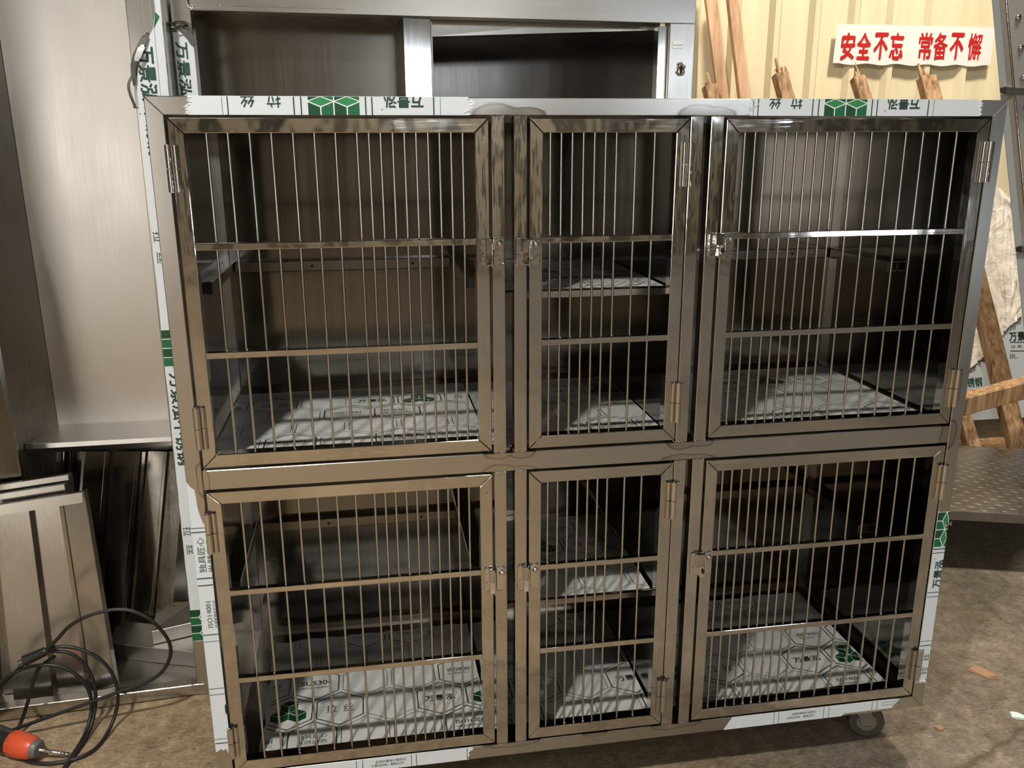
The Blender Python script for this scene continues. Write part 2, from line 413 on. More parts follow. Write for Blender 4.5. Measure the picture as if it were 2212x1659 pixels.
# body panels
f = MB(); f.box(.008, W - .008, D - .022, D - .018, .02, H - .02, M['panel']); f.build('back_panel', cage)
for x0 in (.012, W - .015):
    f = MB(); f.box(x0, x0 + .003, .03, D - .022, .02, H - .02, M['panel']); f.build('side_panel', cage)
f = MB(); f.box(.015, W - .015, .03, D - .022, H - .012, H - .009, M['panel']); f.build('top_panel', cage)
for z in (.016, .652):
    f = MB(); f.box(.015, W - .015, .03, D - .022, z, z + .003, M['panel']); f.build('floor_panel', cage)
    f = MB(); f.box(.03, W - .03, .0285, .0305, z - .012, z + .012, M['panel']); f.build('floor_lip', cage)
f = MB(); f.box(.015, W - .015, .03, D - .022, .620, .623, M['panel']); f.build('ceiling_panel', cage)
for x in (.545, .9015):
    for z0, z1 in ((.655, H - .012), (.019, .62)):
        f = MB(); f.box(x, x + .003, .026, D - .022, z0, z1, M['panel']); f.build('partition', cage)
# shelf rails in the side cells, shelf in the middle cells
def rail_u(xa, xb, z):
    for p in ((xa, xb, D - .046, D - .022), ):
        f = MB(); f.box(p[0], p[1], p[2], p[3], z - .012, z + .012, M['bay'], .0015)
        for q in (.35, .82): f.tube([(xa + (xb - xa) * q, D - .0465, z), (xa + (xb - xa) * q, D - .0455, z)], .0032, M['hole'], 8)
        f.build('shelf_support', cage)
for z in (.945, .315):
    rail_u(.04, .52, z); rail_u(.93, 1.46, z)
    for x0, x1, y0 in ((.015, .038, .22), (.522, .545, .20), (.9046, .928, .20), (1.462, 1.485, .255)):
        f = MB(); f.box(x0, x1, y0, D - .022, z - .012, z + .012, M['bay'], .0015); f.box(x0 + .003, x1 - .003, y0 - .0006, y0 + .001, z - .009, z + .009, M['hole'])
        f.build('shelf_support', cage)
def hexprint(mb, cx, cy, z, kind, pw, ph, bold):
    wd = .0026 if bold else .0014; m = M['ink_black']
    pts = [(0, ph), (pw, ph * .5), (pw, -ph * .5), (0, -ph), (-pw, -ph * .5), (-pw, ph * .5)]
    mb.line([(cx + a, cy + b_, z) for a, b_ in pts], wd, m, (0, 0, 1), True)
    X, Y = (1, 0, 0), (0, 1, 0)
    if kind == 'cube':
        u = pw * .43
        for ox, oy in ((-.51, -.30), (.51, -.30), (0, .545)):
            c0, c1 = cx + ox * u * 1.75, cy + oy * u * 1.85
            s = u * 1.06; hx, hy = s * .866, s * .5
            q = (ph / pw) * .88
            for face, mm in (([(0, 0), (-hx, hy), (0, 2 * hy), (hx, hy)], 'green_floor'), ([(0, 0), (-hx, hy), (-hx, hy - s), (0, -s)], 'green_deep'), ([(0, 0), (hx, hy), (hx, hy - s), (0, -s)], 'green_dark')):
                mid = (sum(a for a, _ in face) / 4, sum(b_ for _, b_ in face) / 4)
                mb.poly([(c0 + mid[0] + (a - mid[0]) * .9, c1 + (mid[1] + (b_ - mid[1]) * .9) * q, z) for a, b_ in face], M[mm])
    elif kind == 'wan': mb.text('万景泓', (cx, cy, z), X, Y, pw * 1.36, pw * .42, m, .022); mb.text('®', (cx + pw * .76, cy + pw * .22, z), X, Y, pw * .08, None, m)
    elif kind == 'la': mb.text('拉', (cx - pw * .36, cy, z), X, Y, pw * .46, pw * .52, m, .0); mb.text('丝', (cx + pw * .36, cy, z), X, Y, pw * .46, pw * .52, m, .0)
    elif kind == 'sus': mb.text('SUS304', (cx, cy + pw * .12, z), X, Y, pw * 1.4, pw * .34, m, .015); mb.text('高品质不锈钢板材', (cx, cy - pw * .24, z), X, Y, pw * 1.35, pw * .13, m)
    elif kind == 'i9': mb.text('ISO9001', (cx, cy + pw * .1, z), X, Y, pw * 1.15, pw * .26, m, .015); mb.text('质量管理体系认证', (cx, cy - pw * .2, z), X, Y, pw * 1.2, pw * .13, m)
    elif kind == 'i14': mb.text('ISO14001', (cx, cy + pw * .1, z), X, Y, pw * 1.15, pw * .26, m, .015); mb.text('环境管理体系认证', (cx, cy - pw * .2, z), X, Y, pw * 1.2, pw * .13, m)
    elif kind == 'du': mb.text('独具匠心', (cx, cy + pw * .18, z), X, Y, pw * 1.25, pw * .26, m); mb.text('当然出色', (cx, cy - pw * .18, z), X, Y, pw * 1.25, pw * .26, m)
    elif kind == 'tiny': mb.text('此保护膜设计版权归', (cx, cy - ph * .42, z), X, Y, pw * 1.1, pw * .10, M['ink_grey']); mb.text('万景泓所有翻版必究', (cx - pw * .1, cy - ph * .58, z), X, Y, pw * .95, pw * .10, M['ink_grey'])
def floor_film(z, outline, x0, pitch, y0, rowp, rows, first, xr, yr, parent, name='floor_film'):
    mb = MB(); mb.slab([(a, b_, z) for a, b_ in outline], (0, 0, 1), .0004, M['floor_film'])
    pw, ph = pitch * .455, rowp * .60
    for r in rows:
        seq = first[r % len(first)]; off = 0 if r % 2 == 0 else .5
        for k in range(-1, 15):
            cx, cy = x0 + (k + off) * pitch, y0 + r * rowp
            if cx - pw * 1.02 < xr[0] or cx + pw * 1.02 > xr[1] or cy - ph * 1.02 < yr[0] or cy + ph * 1.02 > yr[1]:
                # partly off the film: keep only if the outline clips it cleanly
                sub = MB(); hexprint(sub, cx, cy, z + .0007, seq[k % 4], pw, ph, seq[k % 4] is not None and seq[k % 4] != 'tiny')
                bm_ = bmesh.new(); vv = [bm_.verts.new(p) for p in sub.v]; mm = {}
                for fi, fc in enumerate(sub.f):
                    try: q = bm_.faces.new([vv[i] for i in fc]); q.material_index = sub.m[fi]
                    except ValueError: pass
                for co, no in (((xr[0], 0, 0), (-1, 0, 0)), ((xr[1], 0, 0), (1, 0, 0)), ((0, yr[0], 0), (0, -1, 0)), ((0, yr[1], 0), (0, 1, 0))):
                    bmesh.ops.bisect_plane(bm_, geom=list(bm_.verts) + list(bm_.edges) + list(bm_.faces), plane_co=co, plane_no=no, clear_outer=True)
                bm_.verts.index_update(); vs = [v.co[:] for v in bm_.verts]
                for q in bm_.faces: mb.add([vs[v.index] for v in q.verts], [list(range(len(q.verts)))], sub.mats[q.material_index])
                bm_.free()
            else: hexprint(mb, cx, cy, z + .0007, seq[k % 4], pw, ph, seq[k % 4] is not None and seq[k % 4] != 'tiny')
    return mb.build(name, parent)
def jag(p, q, n, amp, rnd):
    out = []
    for i in range(n):
        t_ = i / n; d = Vector((q[0] - p[0], q[1] - p[1])); nrm = Vector((-d[1], d[0])).normalized()
        out.append((p[0] + d[0] * t_ + nrm[0] * rnd.uniform(-amp, amp), p[1] + d[1] * t_ + nrm[1] * rnd.uniform(-amp, amp)))
    return out
SEQ = [['cube', 'la', None, 'wan'], ['sus', None, None, 'i9'], ['tiny', None, 'tiny', None], [None, 'i14', 'du', None], ['cube', 'la', None, 'wan'], ['du', None, None, 'i14']]
rj = random.Random(3)
# rows: index 0 is the row at y=.188 (cubes), 1 above it, ... ; -1 (=5) below
def lower_film(xa, xb, ya, yb):
    out = jag((xa, ya), (xb, ya + .004), 10, .002, rj) + jag((xb, ya + .004), (xb, yb), 6, .002, rj) + jag((xb, yb), (xa, yb - .012), 26, .004, rj) + jag((xa, yb - .012), (xa, ya), 8, .006, rj)
    floor_film(.0192, out, .1165, .1095, .188, .0955, (-1, 0, 1, 2, 3), {-1: SEQ[5], 5: SEQ[5], 0: SEQ[0], 1: SEQ[1], 2: SEQ[2], 3: SEQ[3]} and [SEQ[0], SEQ[1], SEQ[2], SEQ[3], SEQ[4], SEQ[5]], (xa + .008, xb - .004), (ya + .003, yb - .016), cage)
lower_film(.066, .541, .058, .488)
lower_film(.552, .898, .071, .490)
lower_film(.908, 1.456, .073, .492)
SEQU = [[None, None, 'i9', 'sus'], [None, 'tiny', None, None], ['i14', None, None, 'du'][0:1] + [None, None, 'du'], ['wan', 'cube', 'la', None]]
SEQU[2] = [None, 'i14', 'du', None]
SEQU[0] = ['sus', None, 'i9', None]
for xa, xb, x0, sh in ((.03, .543, .0, 0), (.55, .899, .43, 0), (.906, 1.478, .85, 0)):
    out = jag((xa, .045), (xb, .045), 4, .0005, rj) + jag((xb, .045), (xb, .507), 4, .0005, rj) + jag((xb, .507), (xa, .495), 18, .003, rj) + jag((xa, .495), (xa, .045), 4, .0005, rj)
    base = {.0: .272, .43: .700, .85: 1.108}[x0]
    floor_film(.6552, out, base - 4 * .105, .1055, .136 - .0025, .0865, (0, 1, 2, 3), [[None, 'sus', None, 'i9'], [None, None, 'tiny', None], ['i14', 'du', None, None], ['wan', 'cube', 'la', None]], (xa + .003, xb - .003), (.048, .488), cage)
# shelves of the two middle cells
for z in (.942, .290):
    sh = MB(); sh.box(.550, .8985, .105, D - .024, z - .004, z, M['panel'], .0006); sh.box(.550, .8985, .105, .108, z - .016, z - .001, M['brush_h'], .0006)
    so = sh.build('shelf', cage)
    out = jag((.553, .109), (.895, .109), 4, .0005, rj) + jag((.895, .109), (.895, .50), 4, .0005, rj) + jag((.895, .50), (.553, .50), 8, .002, rj) + jag((.553, .50), (.553, .109), 4, .0005, rj)
    floor_film(z + .0004, out, .60, .105, .16, .09, (0, 1, 2, 3), [[None, 'tiny', None, None], ['sus', None, 'i9', 'du'], ['wan', 'cube', 'la', None], [None, 'i14', None, 'du']], (.556, .892), (.112, .49), so, 'shelf_film')

# doors
LB = [.0877, .1206, .1542, .1881, .222, .2559, .2894, .3239, .3432, .3621, .3819, .401, .4202, .4399, .4588, .4782, .4977]
CB = [.6476, .6667, .686, .7056, .7252, .7447, .764, .7981, .8322]
RB = [.9972, 1.0166, 1.0365, 1.0562, 1.0756, 1.0945, 1.1147, 1.1332, 1.1526, 1.1715, 1.2054, 1.2397, 1.2725, 1.3073, 1.3415, 1.3743, 1.409]
def add_hinge(parent, x, side, z0, z1):
    # side = +1: the door lies to the right of the joint
    h = MB(); zm = (z0 + z1) / 2
    for a, c in ((z0, zm - .0006), (zm + .0006, z1)):
        h.tube([(x, -.0050, a), (x, -.0050, c)], .0060, M['bright'], 14)
        h.tube([(x + side * .0100, -.0022, a), (x + side * .0100, -.0022, c)], .0046, M['polish'], 12)
    h.box(x - .004, x + .013, -.0016, .0008, z0 + .001, z1 - .001, M['polish'], .0004)
    for zz in (z0, z1):
        h.ball((x, -.005, zz), .0022, M['bright'], (1.4, 1, .6), 6, 5); h.ball((x + side * .008, -.004, zz), .0016, M['bright'], (1.4, 1, .6), 6, 5)
    h.build('hinge', parent)
def add_latch(parent, xl, xr, xg, zt, zb, door_left, hole):
    # xl..xr outer width, xg the gap between door and post; the rivet plate stands right of the gap
    h = MB()
    h.box(xl, xg - .0015, -.0035, .0002, zb + .002, zt - .002, M['bright'], .0012, 2)
    h.box(xg + .0035, xr, -.0035, .0002, zb + .002, zt - .002, M['bright'], .0012, 2)
    h.box(xl + .009, xg + .001, -.0105, -.003, zb + .022, zt - .001, M['polish'], .0015, 2)           # folded tongue guide
    h.hexa([(xg - .010, -.012, zb), (xg + .001, -.015, zb), (xg + .001, -.003, zb), (xg - .010, -.003, zb),
            (xg - .009, -.008, zb + .026), (xg + .002, -.010, zb + .026), (xg + .002, -.003, zb + .026), (xg - .009, -.003, zb + .026)], M['bright'], .0012, 2)
    h.tube([(xg - .0005, -.013, zb - .003), (xg, -.0155, zb + .012), (xg + .0005, -.011, zt - .006)], [.0012, .0016, .0012], M['bright'], 8)
    if hole: h.ball((xg - .004, -.0145, zb + .014), .0034, M['hole'], (.7, .35, 1.5), 10, 7)
    h.ball((xr - .008, -.0045, zt - .011), .0058, M['bright'], (1, .8, 1), 14, 9)
    h.ball((xl + .004, -.0032, (zt + zb) / 2 - .004), .0014, M['hole'], (1, .5, 1), 6, 5)
    for za in (zt - .001, zb + .001):
        beads(h, xl + .002, xg - .002, -.002, za, 6, .0014); beads(h, xg + .004, xr - .001, -.002, za, 5, .0014)
    h.build('latch', parent)
FW = .0238
def door(x0, x1, z0, z1, bars, cross, joint, side, hz, latch):
    d = MB(); y0, y1 = .0004, .0238; e = .0004
    xi0, xi1, zi0, zi1 = x0 + FW, x1 - FW, z0 + FW, z1 - FW
    def seg(p, mt='polish'):   # mitred tube: quad in x-z
        d.hexa([(p[0][0], y0, p[0][1]), (p[1][0], y0, p[1][1]), (p[1][0], y1, p[1][1]), (p[0][0], y1, p[0][1]),
                (p[3][0], y0, p[3][1]), (p[2][0], y0, p[2][1]), (p[2][0], y1, p[2][1]), (p[3][0], y1, p[3][1])], M[mt], .0013, 2)
    seg([(x0 + e, z0), (x1 - e, z0), (xi1 - e, zi0), (xi0 + e, zi0)], 'polish_h')
    seg([(xi0 + e, zi1), (xi1 - e, zi1), (x1 - e, z1), (x0 + e, z1)], 'polish_h')
    seg([(x0, z0 + e), (xi0, zi0 + e), (xi0, zi1 - e), (x0, z1 - e)])
    seg([(xi1, zi0 + e), (x1, z0 + e), (x1, z1 - e), (xi1, zi1 - e)])
    d.box(x0 + .004, x1 - .004, .006, .02, z0 + .004, zi0 - .003, M['dark_sheet'])
    for cx, cz, r_ in ((x1 - .010, z1 - .036, .0011), (x1 - .0075, z1 - .026, .0008)):
        if joint < x0 + .01: d.ball((cx, .0003, cz), r_, M['hole'], (1, .4, 1), 6, 5)
    do = d.build('door', cage)
    for zc in cross:
        c = MB(); c.box(xi0 - .0005, xi1 + .0005, .0008, .0128, zc - .0056, zc + .0056, M['polish_h'], .0011, 2)
        for xx in (xi0 + .001, xi1 - .001): c.ball((xx, .002, zc + .004), .0016, M['bright'], (1, 1, 1), 6, 5)
        c.build('crossbar', do)
    for xb in bars:
        c = MB(); c.tube([(xb, .0072, zi0 - .002), (xb, .0072, zi1 + .002)], .0022, M['bar'], 10, False)
        for zz in [zi0 + .001] + [q + .0068 for q in cross]:
            c.ball((xb + R.uniform(-.001, .0015), .0058, zz), .0019, M['bright'], (1.1, 1, 1.2), 6, 5)
        c.build('bar', do)
    for a, c in hz: add_hinge(do, joint, side, a, c)
    add_latch(do, *latch)
    return do
UZ, LZ = (.6630, 1.2497), (.0330, .6172)
XL, XC, XR = (.0312, .5410), (.6102, .8928), (.9597, 1.4700)
UC, LC = (1.0463, .8635), (.4172, .2340)
door(*XL, *UZ, LB, UC, .0300, 1, ((1.135, 1.208), (.700, .775)), (.5235, .5655, .5428, 1.054, 1.006, True, False))
door(*XC, *UZ, CB, UC, .8935, -1, ((1.135, 1.209), (.701, .777)), (.5860, .6290, .6083, 1.051, 1.005, False, False))
door(*XR, *UZ, RB, UC, 1.4712, -1, ((1.136, 1.209), (.700, .776)), (.9375, .9850, .9640, 1.053, 1.009, False, True))
door(*XL, *LZ, LB, LC, .0300, 1, ((.503, .579), (.072, .137)), (.5235, .5655, .5428, .427, .377, True, False))
door(*XC, *LZ, CB, LC, .8940, -1, ((.503, .579), (.068, .142)), (.5880, .6300, .6083, .428, .376, False, False))
door(*XR, *LZ, RB, LC, 1.4712, -1, ((.502, .576), (.075, .148)), (.9375, .9820, .9640, .424, .373, False, True))

# protective film left on the frame
N = (0, -1, 0); YF, YP = -.0007, -.0011
def strip(mb, outline): mb.slab([(a, -.0001, c) for a, c in outline], (0, -1, 0), .0006, M['film'])
def vline(mb, x, wd, z0=H - .0283, z1=H): mb.poly([(x - wd / 2, YP, z0), (x + wd / 2, YP, z0), (x + wd / 2, YP, z1), (x - wd / 2, YP, z1)], M['ink'])
def hline(mb, x0, x1, z, wd, m='ink'): mb.poly([(x0, YP, z - wd / 2), (x1, YP, z - wd / 2), (x1, YP, z + wd / 2), (x0, YP, z + wd / 2)], M[m])
def cubes(mb, org, ux, uz, w_, h_, y=YP, down=True):
    # two printed cubes side by side; org = corner, ux along the pair, uz across
    O, U, V = Vector(org), Vector(ux), Vector(uz)
    P = lambda a, c, dy=0: O + U * a + V * c + Vector((0, dy, 0))
    mb.poly([P(0, 0), P(w_, 0), P(w_, h_), P(0, h_)], M['white_print'])
    for k in (0, 1):
        a0 = k * w_ / 2; hw = w_ / 4; g = w_ * .012; e = -.0002
        top, mid, low = h_ * .98, h_ * .74, h_ * .44
        mb.poly([P(a0 + g, mid - g * 1.3, e), P(a0 + hw - g, low - g * .5, e), P(a0 + hw - g, 0, e), P(a0 + g, 0, e)], M['green_dark'])
        mb.poly([P(a0 + hw + g, low - g * .5, e), P(a0 + 2 * hw - g, mid - g * 1.3, e), P(a0 + 2 * hw - g, 0, e), P(a0 + hw + g, 0, e)], M['green'])
        mb.poly([P(a0 + g * 2.2, mid, e), P(a0 + hw, low + g * 1.3, e), P(a0 + 2 * hw - g * 2.2, mid, e), P(a0 + hw, top, e)], M['green_light'])
        mb.poly([P(a0 + g, mid + g * 1.3, e), P(a0 + hw - g * 2.5, h_, e), P(a0 + g, h_, e)], M['green_dark'])
        mb.poly([P(a0 + 2 * hw - g, mid + g * 1.3, e), P(a0 + 2 * hw - g, h_, e), P(a0 + hw + g * 2.5, h_, e)], M['green'])
rj = random.Random(11)
def top_film(off, x0, x1, left_tear, right_tear):
    mb = MB(); zb, zt = H - .0281, H + .0003
    n = 16
    def tear(x, amp):
        w1, w2 = rj.uniform(0, 6), rj.uniform(0, 6)
        return [(x + amp * (.55 * math.sin(i * .42 + w1) + .25 * math.sin(i * 1.1 + w2)) + rj.uniform(-.0012, .0012), zb + (zt - zb) * i / n) for i in range(n + 1)]
    lt, rt = tear(x0, left_tear), tear(x1, right_tear)
    strip(mb, lt[::-1] + rt)
    mb.slab([(lt[-1][0], -.0005, H), (rt[-1][0], -.0005, H), (rt[-1][0] - .01, .03, H), (lt[-1][0] + .01, .03, H)], (0, 0, 1), .0006, M['film'])
    for x, wd in ((.1169, .0007), (.1254, .0018), (.2272, .0020), (.2385, .0020), (.3404, .0020), (.3505, .0020), (.4504, .0020), (.4612, .0007)): vline(mb, x + off, wd)
    clip = [((0, 0, H), (0, 0, 1))]
    mb.text('丝', (.1562 + off, YP, H - .0056), (-1, 0, 0), (0, 0, -1), .0225, .0225, M['ink'], .012, clip)
    mb.text('拉', (.1960 + off, YP, H - .0056), (-1, 0, 0), (0, 0, -1), .0225, .0225, M['ink'], .012, clip)
    cubes(mb, (.2482 + off, YP, H - .0281), (1, 0, 0), (0, 0, 1), .0833, .0283)
    mb.text('万景泓', (.4015 + off, YP, H - .0060), (-1, 0, 0), (0, 0, -1), .066, .0225, M['ink'], .024, clip)
    mb.text('®', (.3665 + off, YP, H - .0195), (-1, 0, 0), (0, 0, -1), .0030, None, M['ink'])
    # torn, stretched slivers lifting off the metal
    for side, sgn in ((lt, -1), (rt, 1)):
        for i in range(1, n, 2):
            x, z = side[i]; l_ = rj.uniform(.001, .0045)
            mb.slab([(x - sgn * .004, -.0010, z - .0012), (x + sgn * l_, -.0022, z + rj.uniform(-.002, .002)), (x - sgn * .004, -.0010, z + .0014)], (0, -1, 0), .0003, M['tear'])
    return mb.build('protective_film', cage)
top_film(0, .0640, .5115, .006, .010)
top_film(.8893, 1.0030, 1.4460, .012, .002)
# left post, lower half
mb = MB()
strip(mb, [(.0002, .084), (.010, .090), (.014, .086), (.019, .090), (.022, .080), (.0273, .072), (.0273, .55), (.0245, .552), (.0205, .562), (.0165, .578), (.0142, .595), (.0138, .612), (.0125, .624), (.006, .630), (.0002, .640)])
mb.slab([(-.0006, -.0005, .084), (-.0006, .028, .084), (-.0006, .028, .64), (-.0006, -.0005, .64)], (1, 0, 0), .0005, M['film'])
for z, wd in ((.5515, .0012), (.5435, .0020), (.4525, .0022), (.4385, .0020), (.3375, .0018), (.3235, .0009), (.2235, .0012), (.2105, .0012), (.1130, .0010), (.1035, .0020)): hline(mb, .0003, .0272, z, wd)
mb.text('独具匠心', (.0125, YP, .4985), (0, 0, 1), (-1, 0, 0), .069, .0130, M['ink'], .0)
mb.text('ISO14001', (.0150, YP, .3790), (0, 0, 1), (-1, 0, 0), .053, .0085, M['ink'], .0)
mb.text('环境管理体系认证', (.0255, YP, .3790), (0, 0, 1), (-1, 0, 0), .056, .0060, M['ink'], .0, [((.0272, 0, 0), (1, 0, 0))])
mb.text('当然出色', (.0275, YP, .4985), (0, 0, 1), (-1, 0, 0), .069, .0120, M['ink'], .0, [((.0272, 0, 0), (1, 0, 0))])
mb.ball((.0262, -.0012, .177), .006, M['hole'], (.25, .12, 1.9), 8, 6)
mb.build('protective_film', cage)
# right post, lower half
xa, xb = W - TW, W
mb = MB()
strip(mb, [(xa, .066), (xa + .008, .064), (xa + .015, .069), (xb - .004, .068), (xb - .0002, .074), (xb - .0002, .440), (xb - .006, .437), (xb - .013, .443), (xb - .019, .455), (xb - .0255, .472), (xa, .470)])
cubes(mb, (xa, YP, .470), (0, 0, -1), (1, 0, 0), .080, TW * .99)
for z, wd in ((.3855, .0022), (.3765, .0016), (.2840, .0016), (.2740, .0012), (.1670, .0010), (.1560, .0020)): hline(mb, xa + .0003, xb - .0003, z, wd)
mb.text('万景泓', (xa + .019, YP, .3270), (0, 0, 1), (-1, 0, 0), .066, .0200, M['ink'], .024, [((xb - .0002, 0, 0), (1, 0, 0))])
mb.text('®', (xa + .006, YP, .3640), (0, 0, 1), (-1, 0, 0), .003, None, M['ink'])
mb.text('丝', (xa + .020, YP, .1260), (0, 0, 1), (-1, 0, 0), .018, .018, M['ink'], .0, [((xb - .0002, 0, 0), (1, 0, 0))])
mb.text('拉', (xa + .020, YP, .0930), (0, 0, 1), (-1, 0, 0), .018, .018, M['ink'], .0, [((xb - .0002, 0, 0), (1, 0, 0))])
for i in range(8): mb.slab([(xa + i * .0033, -.0010, .069), (xa + .0012 + i * .0033, -.002, .064 - rj.uniform(0, .004)), (xa + .0034 + i * .0033, -.0010, .069)], (0, -1, 0), .0003, M['tear'])
for i in range(6): mb.slab([(xb - .015 + i * .003, -.0012, .438 + rj.uniform(-.003, .003)), (xb - .011 + i * .003, -.004, .441 + rj.uniform(-.003, .005)), (xb - .009 + i * .003, -.0014, .446 + rj.uniform(-.003, .003))], (0, -1, 0), .0006, M['curl'])
mb.build('protective_film', cage)
# bottom rail
mb = MB(); zt = .0295
strip(mb, [(.055, .001), (.487, .001), (.484, .006), (.489, .011), (.4865, .017), (.490, .021), (.497, .0245), (.494, zt), (.055, zt)])
for x in (.262, .2745, .371, .381, .4835): mb.poly([(x - .0006, YP, .001), (x + .0006, YP, .001), (x + .0006, YP, zt), (x - .0006, YP, zt)], M['ink'])
mb.text('此保护膜设计版权归', (.330, YP, .0205), (1, 0, 0), (0, 0, 1), .060, .0062, M['ink'])
mb.text('万景泓所有，翻版必究！', (.324, YP, .0120), (1, 0, 0), (0, 0, 1), .066, .0062, M['ink'])
mb.build('protective_film', cage)
mb = MB()
strip(mb, [(1.034, .0005), (1.305, .0005), (1.312, .0065), (1.425, .0065), (1.428, .012), (1.438, .021), (1.442, .027), (1.425, .0285), (1.40, zt), (1.052, zt)])
for x in (1.147, 1.158, 1.262, 1.274, 1.376, 1.388): mb.poly([(x - .0007, YP, .0066 if x > 1.3 else .001), (x + .0007, YP, .0066 if x > 1.3 else .001), (x + .0007, YP, zt), (x - .0007, YP, zt)], M['ink_grey'])
mb.text('此保护膜设计版权归', (1.216, YP, .0205), (1, 0, 0), (0, 0, 1), .056, .0062, M['ink'])
mb.text('万景泓所有，翻版必究！', (1.209, YP, .0115), (1, 0, 0), (0, 0, 1), .066, .0062, M['ink'])
mb.line([(1.400, YP, .0165), (1.440, YP, .0165)], .0006, M['ink'], N); mb.line([(1.400, YP, .0235), (1.440, YP, .0235)], .0006, M['ink'], N); mb.line([(1.400, YP, .0165), (1.400, YP, .0235)], .0006, M['ink'], N)
mb.slab([(1.428, -.001, .008), (1.440, -.001, .017), (1.446, -.004, .026), (1.436, -.002, .013)], (0, -1, 0), .0005, M['curl'])
mb.build('protective_film', cage)
# casters
def caster(cx, cy, ang):
    c = MB(); ca, sa = math.cos(ang), math.sin(ang)
    T = lambda x, y, z: (cx + x * ca - y * sa, cy + x * sa + y * ca, z)
    r = .040; zc = G + r
    c.hexa([T(-.035, -.035, -.004), T(.035, -.035, -.004), T(.035, .035, -.004), T(-.035, .035, -.004), T(-.035, -.035, 0), T(.035, -.035, 0), T(.035, .035, 0), T(-.035, .035, 0)], M['brush_h'], .0008)
    c.tube([T(0, 0, -.004), T(0, 0, -.018)], .018, M['bright'], 16)
    for sy in (-.017, .017):
        c.hexa([T(-.020, sy - .0015, -.016), T(.020, sy - .0015, -.016), T(.020, sy + .0015, -.016), T(-.020, sy + .0015, -.016), T(.010, sy - .0015, zc - .008), T(.034, sy - .0015, zc - .004), T(.034, sy + .0015, zc - .004), T(.010, sy + .0015, zc - .008)][4:] +
               [T(-.020, sy - .0015, -.016), T(.020, sy - .0015, -.016), T(.020, sy + .0015, -.016), T(-.020, sy + .0015, -.016)], M['bright'], .0006)
    co = c.build('caster', cage)
    q = MB(); q.tube([T(.02, -.013, zc), T(.02, -.011, zc), T(.02, .011, zc), T(.02, .013, zc)], [r - .003, r, r, r - .003], M['wheel'], 28)
    for sy in (-.0136, .0136):
        q.tube([T(.02, sy, zc), T(.02, sy * 1.03, zc)], .022, M['hub'], 20); q.tube([T(.02, sy * 1.03, zc), T(.02, sy * 1.06, zc)], .013, M['curl'], 16)
    q.build('wheel', co)
    p = MB(); p.hexa([T(.03, -.016, -.030), T(.078, -.018, -.034), T(.078, .018, -.034), T(.03, .016, -.030), T(.03, -.016, -.027), T(.078, -.018, -.031), T(.078, .018, -.031), T(.03, .016, -.027)], M['film'], .0008)
    p.build('brake_pedal', co)
for cx, cy, an in ((1.402, .088, -.35), (.092, .088, .4), (1.405, D - .085, 2.6), (.092, D - .085, 3.3)): caster(cx, cy, an)

# ------------------------------------------------------------------ cabinet standing left of the cage
lc = empty('steel_locker', (-.3, .7, -Z0), 'tall open steel cabinet left of the cage, film on its right stile, panels inside', 'cabinet')
YL = .497
def tilt(y, x): return y + (x + .09) * .064           # the cabinet front runs slightly towards the viewer at its left end
xs0, xs1 = -.121, -.056
def shear(m_):
    m_.v = [(a - .0105 * max(0, 1.49 - c), b_, c) for a, b_, c in m_.v]
f = MB(); f.box(xs0, xs1, YL, YL + .035, G + .001, 1.95, M['brush_v'], .0012); shear(f); f.build('stile', lc)
f = MB(); p = [(-.62, xs0), ]
xl, xr = -.75, xs0
f.hexa([(xl, tilt(YL, xl), G + .004), (xr + .001, YL, G + .004), (xr + .001, YL + .03, G + .004), (xl, tilt(YL, xl) + .03, G + .004), (xl, tilt(YL, xl), -.082), (xr + .001, YL, -.088), (xr + .001, YL + .03, -.088), (xl, tilt(YL, xl) + .03, -.082)], M['brush_h'], .0012)
f.build('bottom_rail', lc)
f = MB(); f.box(-.528, xs1 - .004, .95, .954, G + .02, 1.95, M['sheet']); f.build('back_panel', lc)
f = MB(); f.hexa([(-.626, .5, G + .02), (-.622, .5, G + .02), (-.528, .954, G + .02), (-.532, .954, G + .02), (-.626, .5, 1.95), (-.622, .5, 1.95), (-.528, .954, 1.95), (-.532, .954, 1.95)], M['dark_sheet']); f.build('side_panel', lc)
f = MB(); f.box(xs1 - .004, xs1 - .001, YL + .034, .954, G + .02, 1.95, M['dark_sheet']); f.build('side_panel', lc)
f = MB(); f.box(-.76, -.624, .43, .47, G + .001, 1.95, M['brush_v'], .0012); f.build('stile', lc)
f = MB(); f.hexa([(-.62, YL + .03, G + .012), (xs1 - .004, YL + .03, G + .012), (xs1 - .004, .95, G + .012), (-.53, .95, G + .012), (-.62, YL + .03, G + .015), (xs1 - .004, YL + .03, G + .015), (xs1 - .004, .95, G + .015), (-.53, .95, G + .015)], M['sheet']); f.build('floor_panel', lc)
f = MB(); f.hexa([(-.559, .80, .464), (xs1 - .005, .80, .464), (xs1 - .005, .95, .464), (-.529, .95, .464), (-.559, .80, .468), (xs1 - .005, .80, .468), (xs1 - .005, .95, .468), (-.529, .95, .468)], M['sheet'])
f.hexa([(-.560, .790, .455), (xs1 - .005, .790, .455), (xs1 - .005, .806, .455), (-.560, .806, .455), (-.560, .7922, .4685), (xs1 - .005, .7922, .4685), (xs1 - .005, .806, .4685), (-.560, .806, .4685)], M['sheet'], .0008); f.hexa([(-.560, .798, .441), (xs1 - .005, .798, .441), (xs1 - .005, .804, .441), (-.560, .804, .441), (-.560, .791, .4548), (xs1 - .005, .791, .4548), (xs1 - .005, .804, .4548), (-.560, .804, .4548)], M['brush_h'])
f.build('shelf', lc)
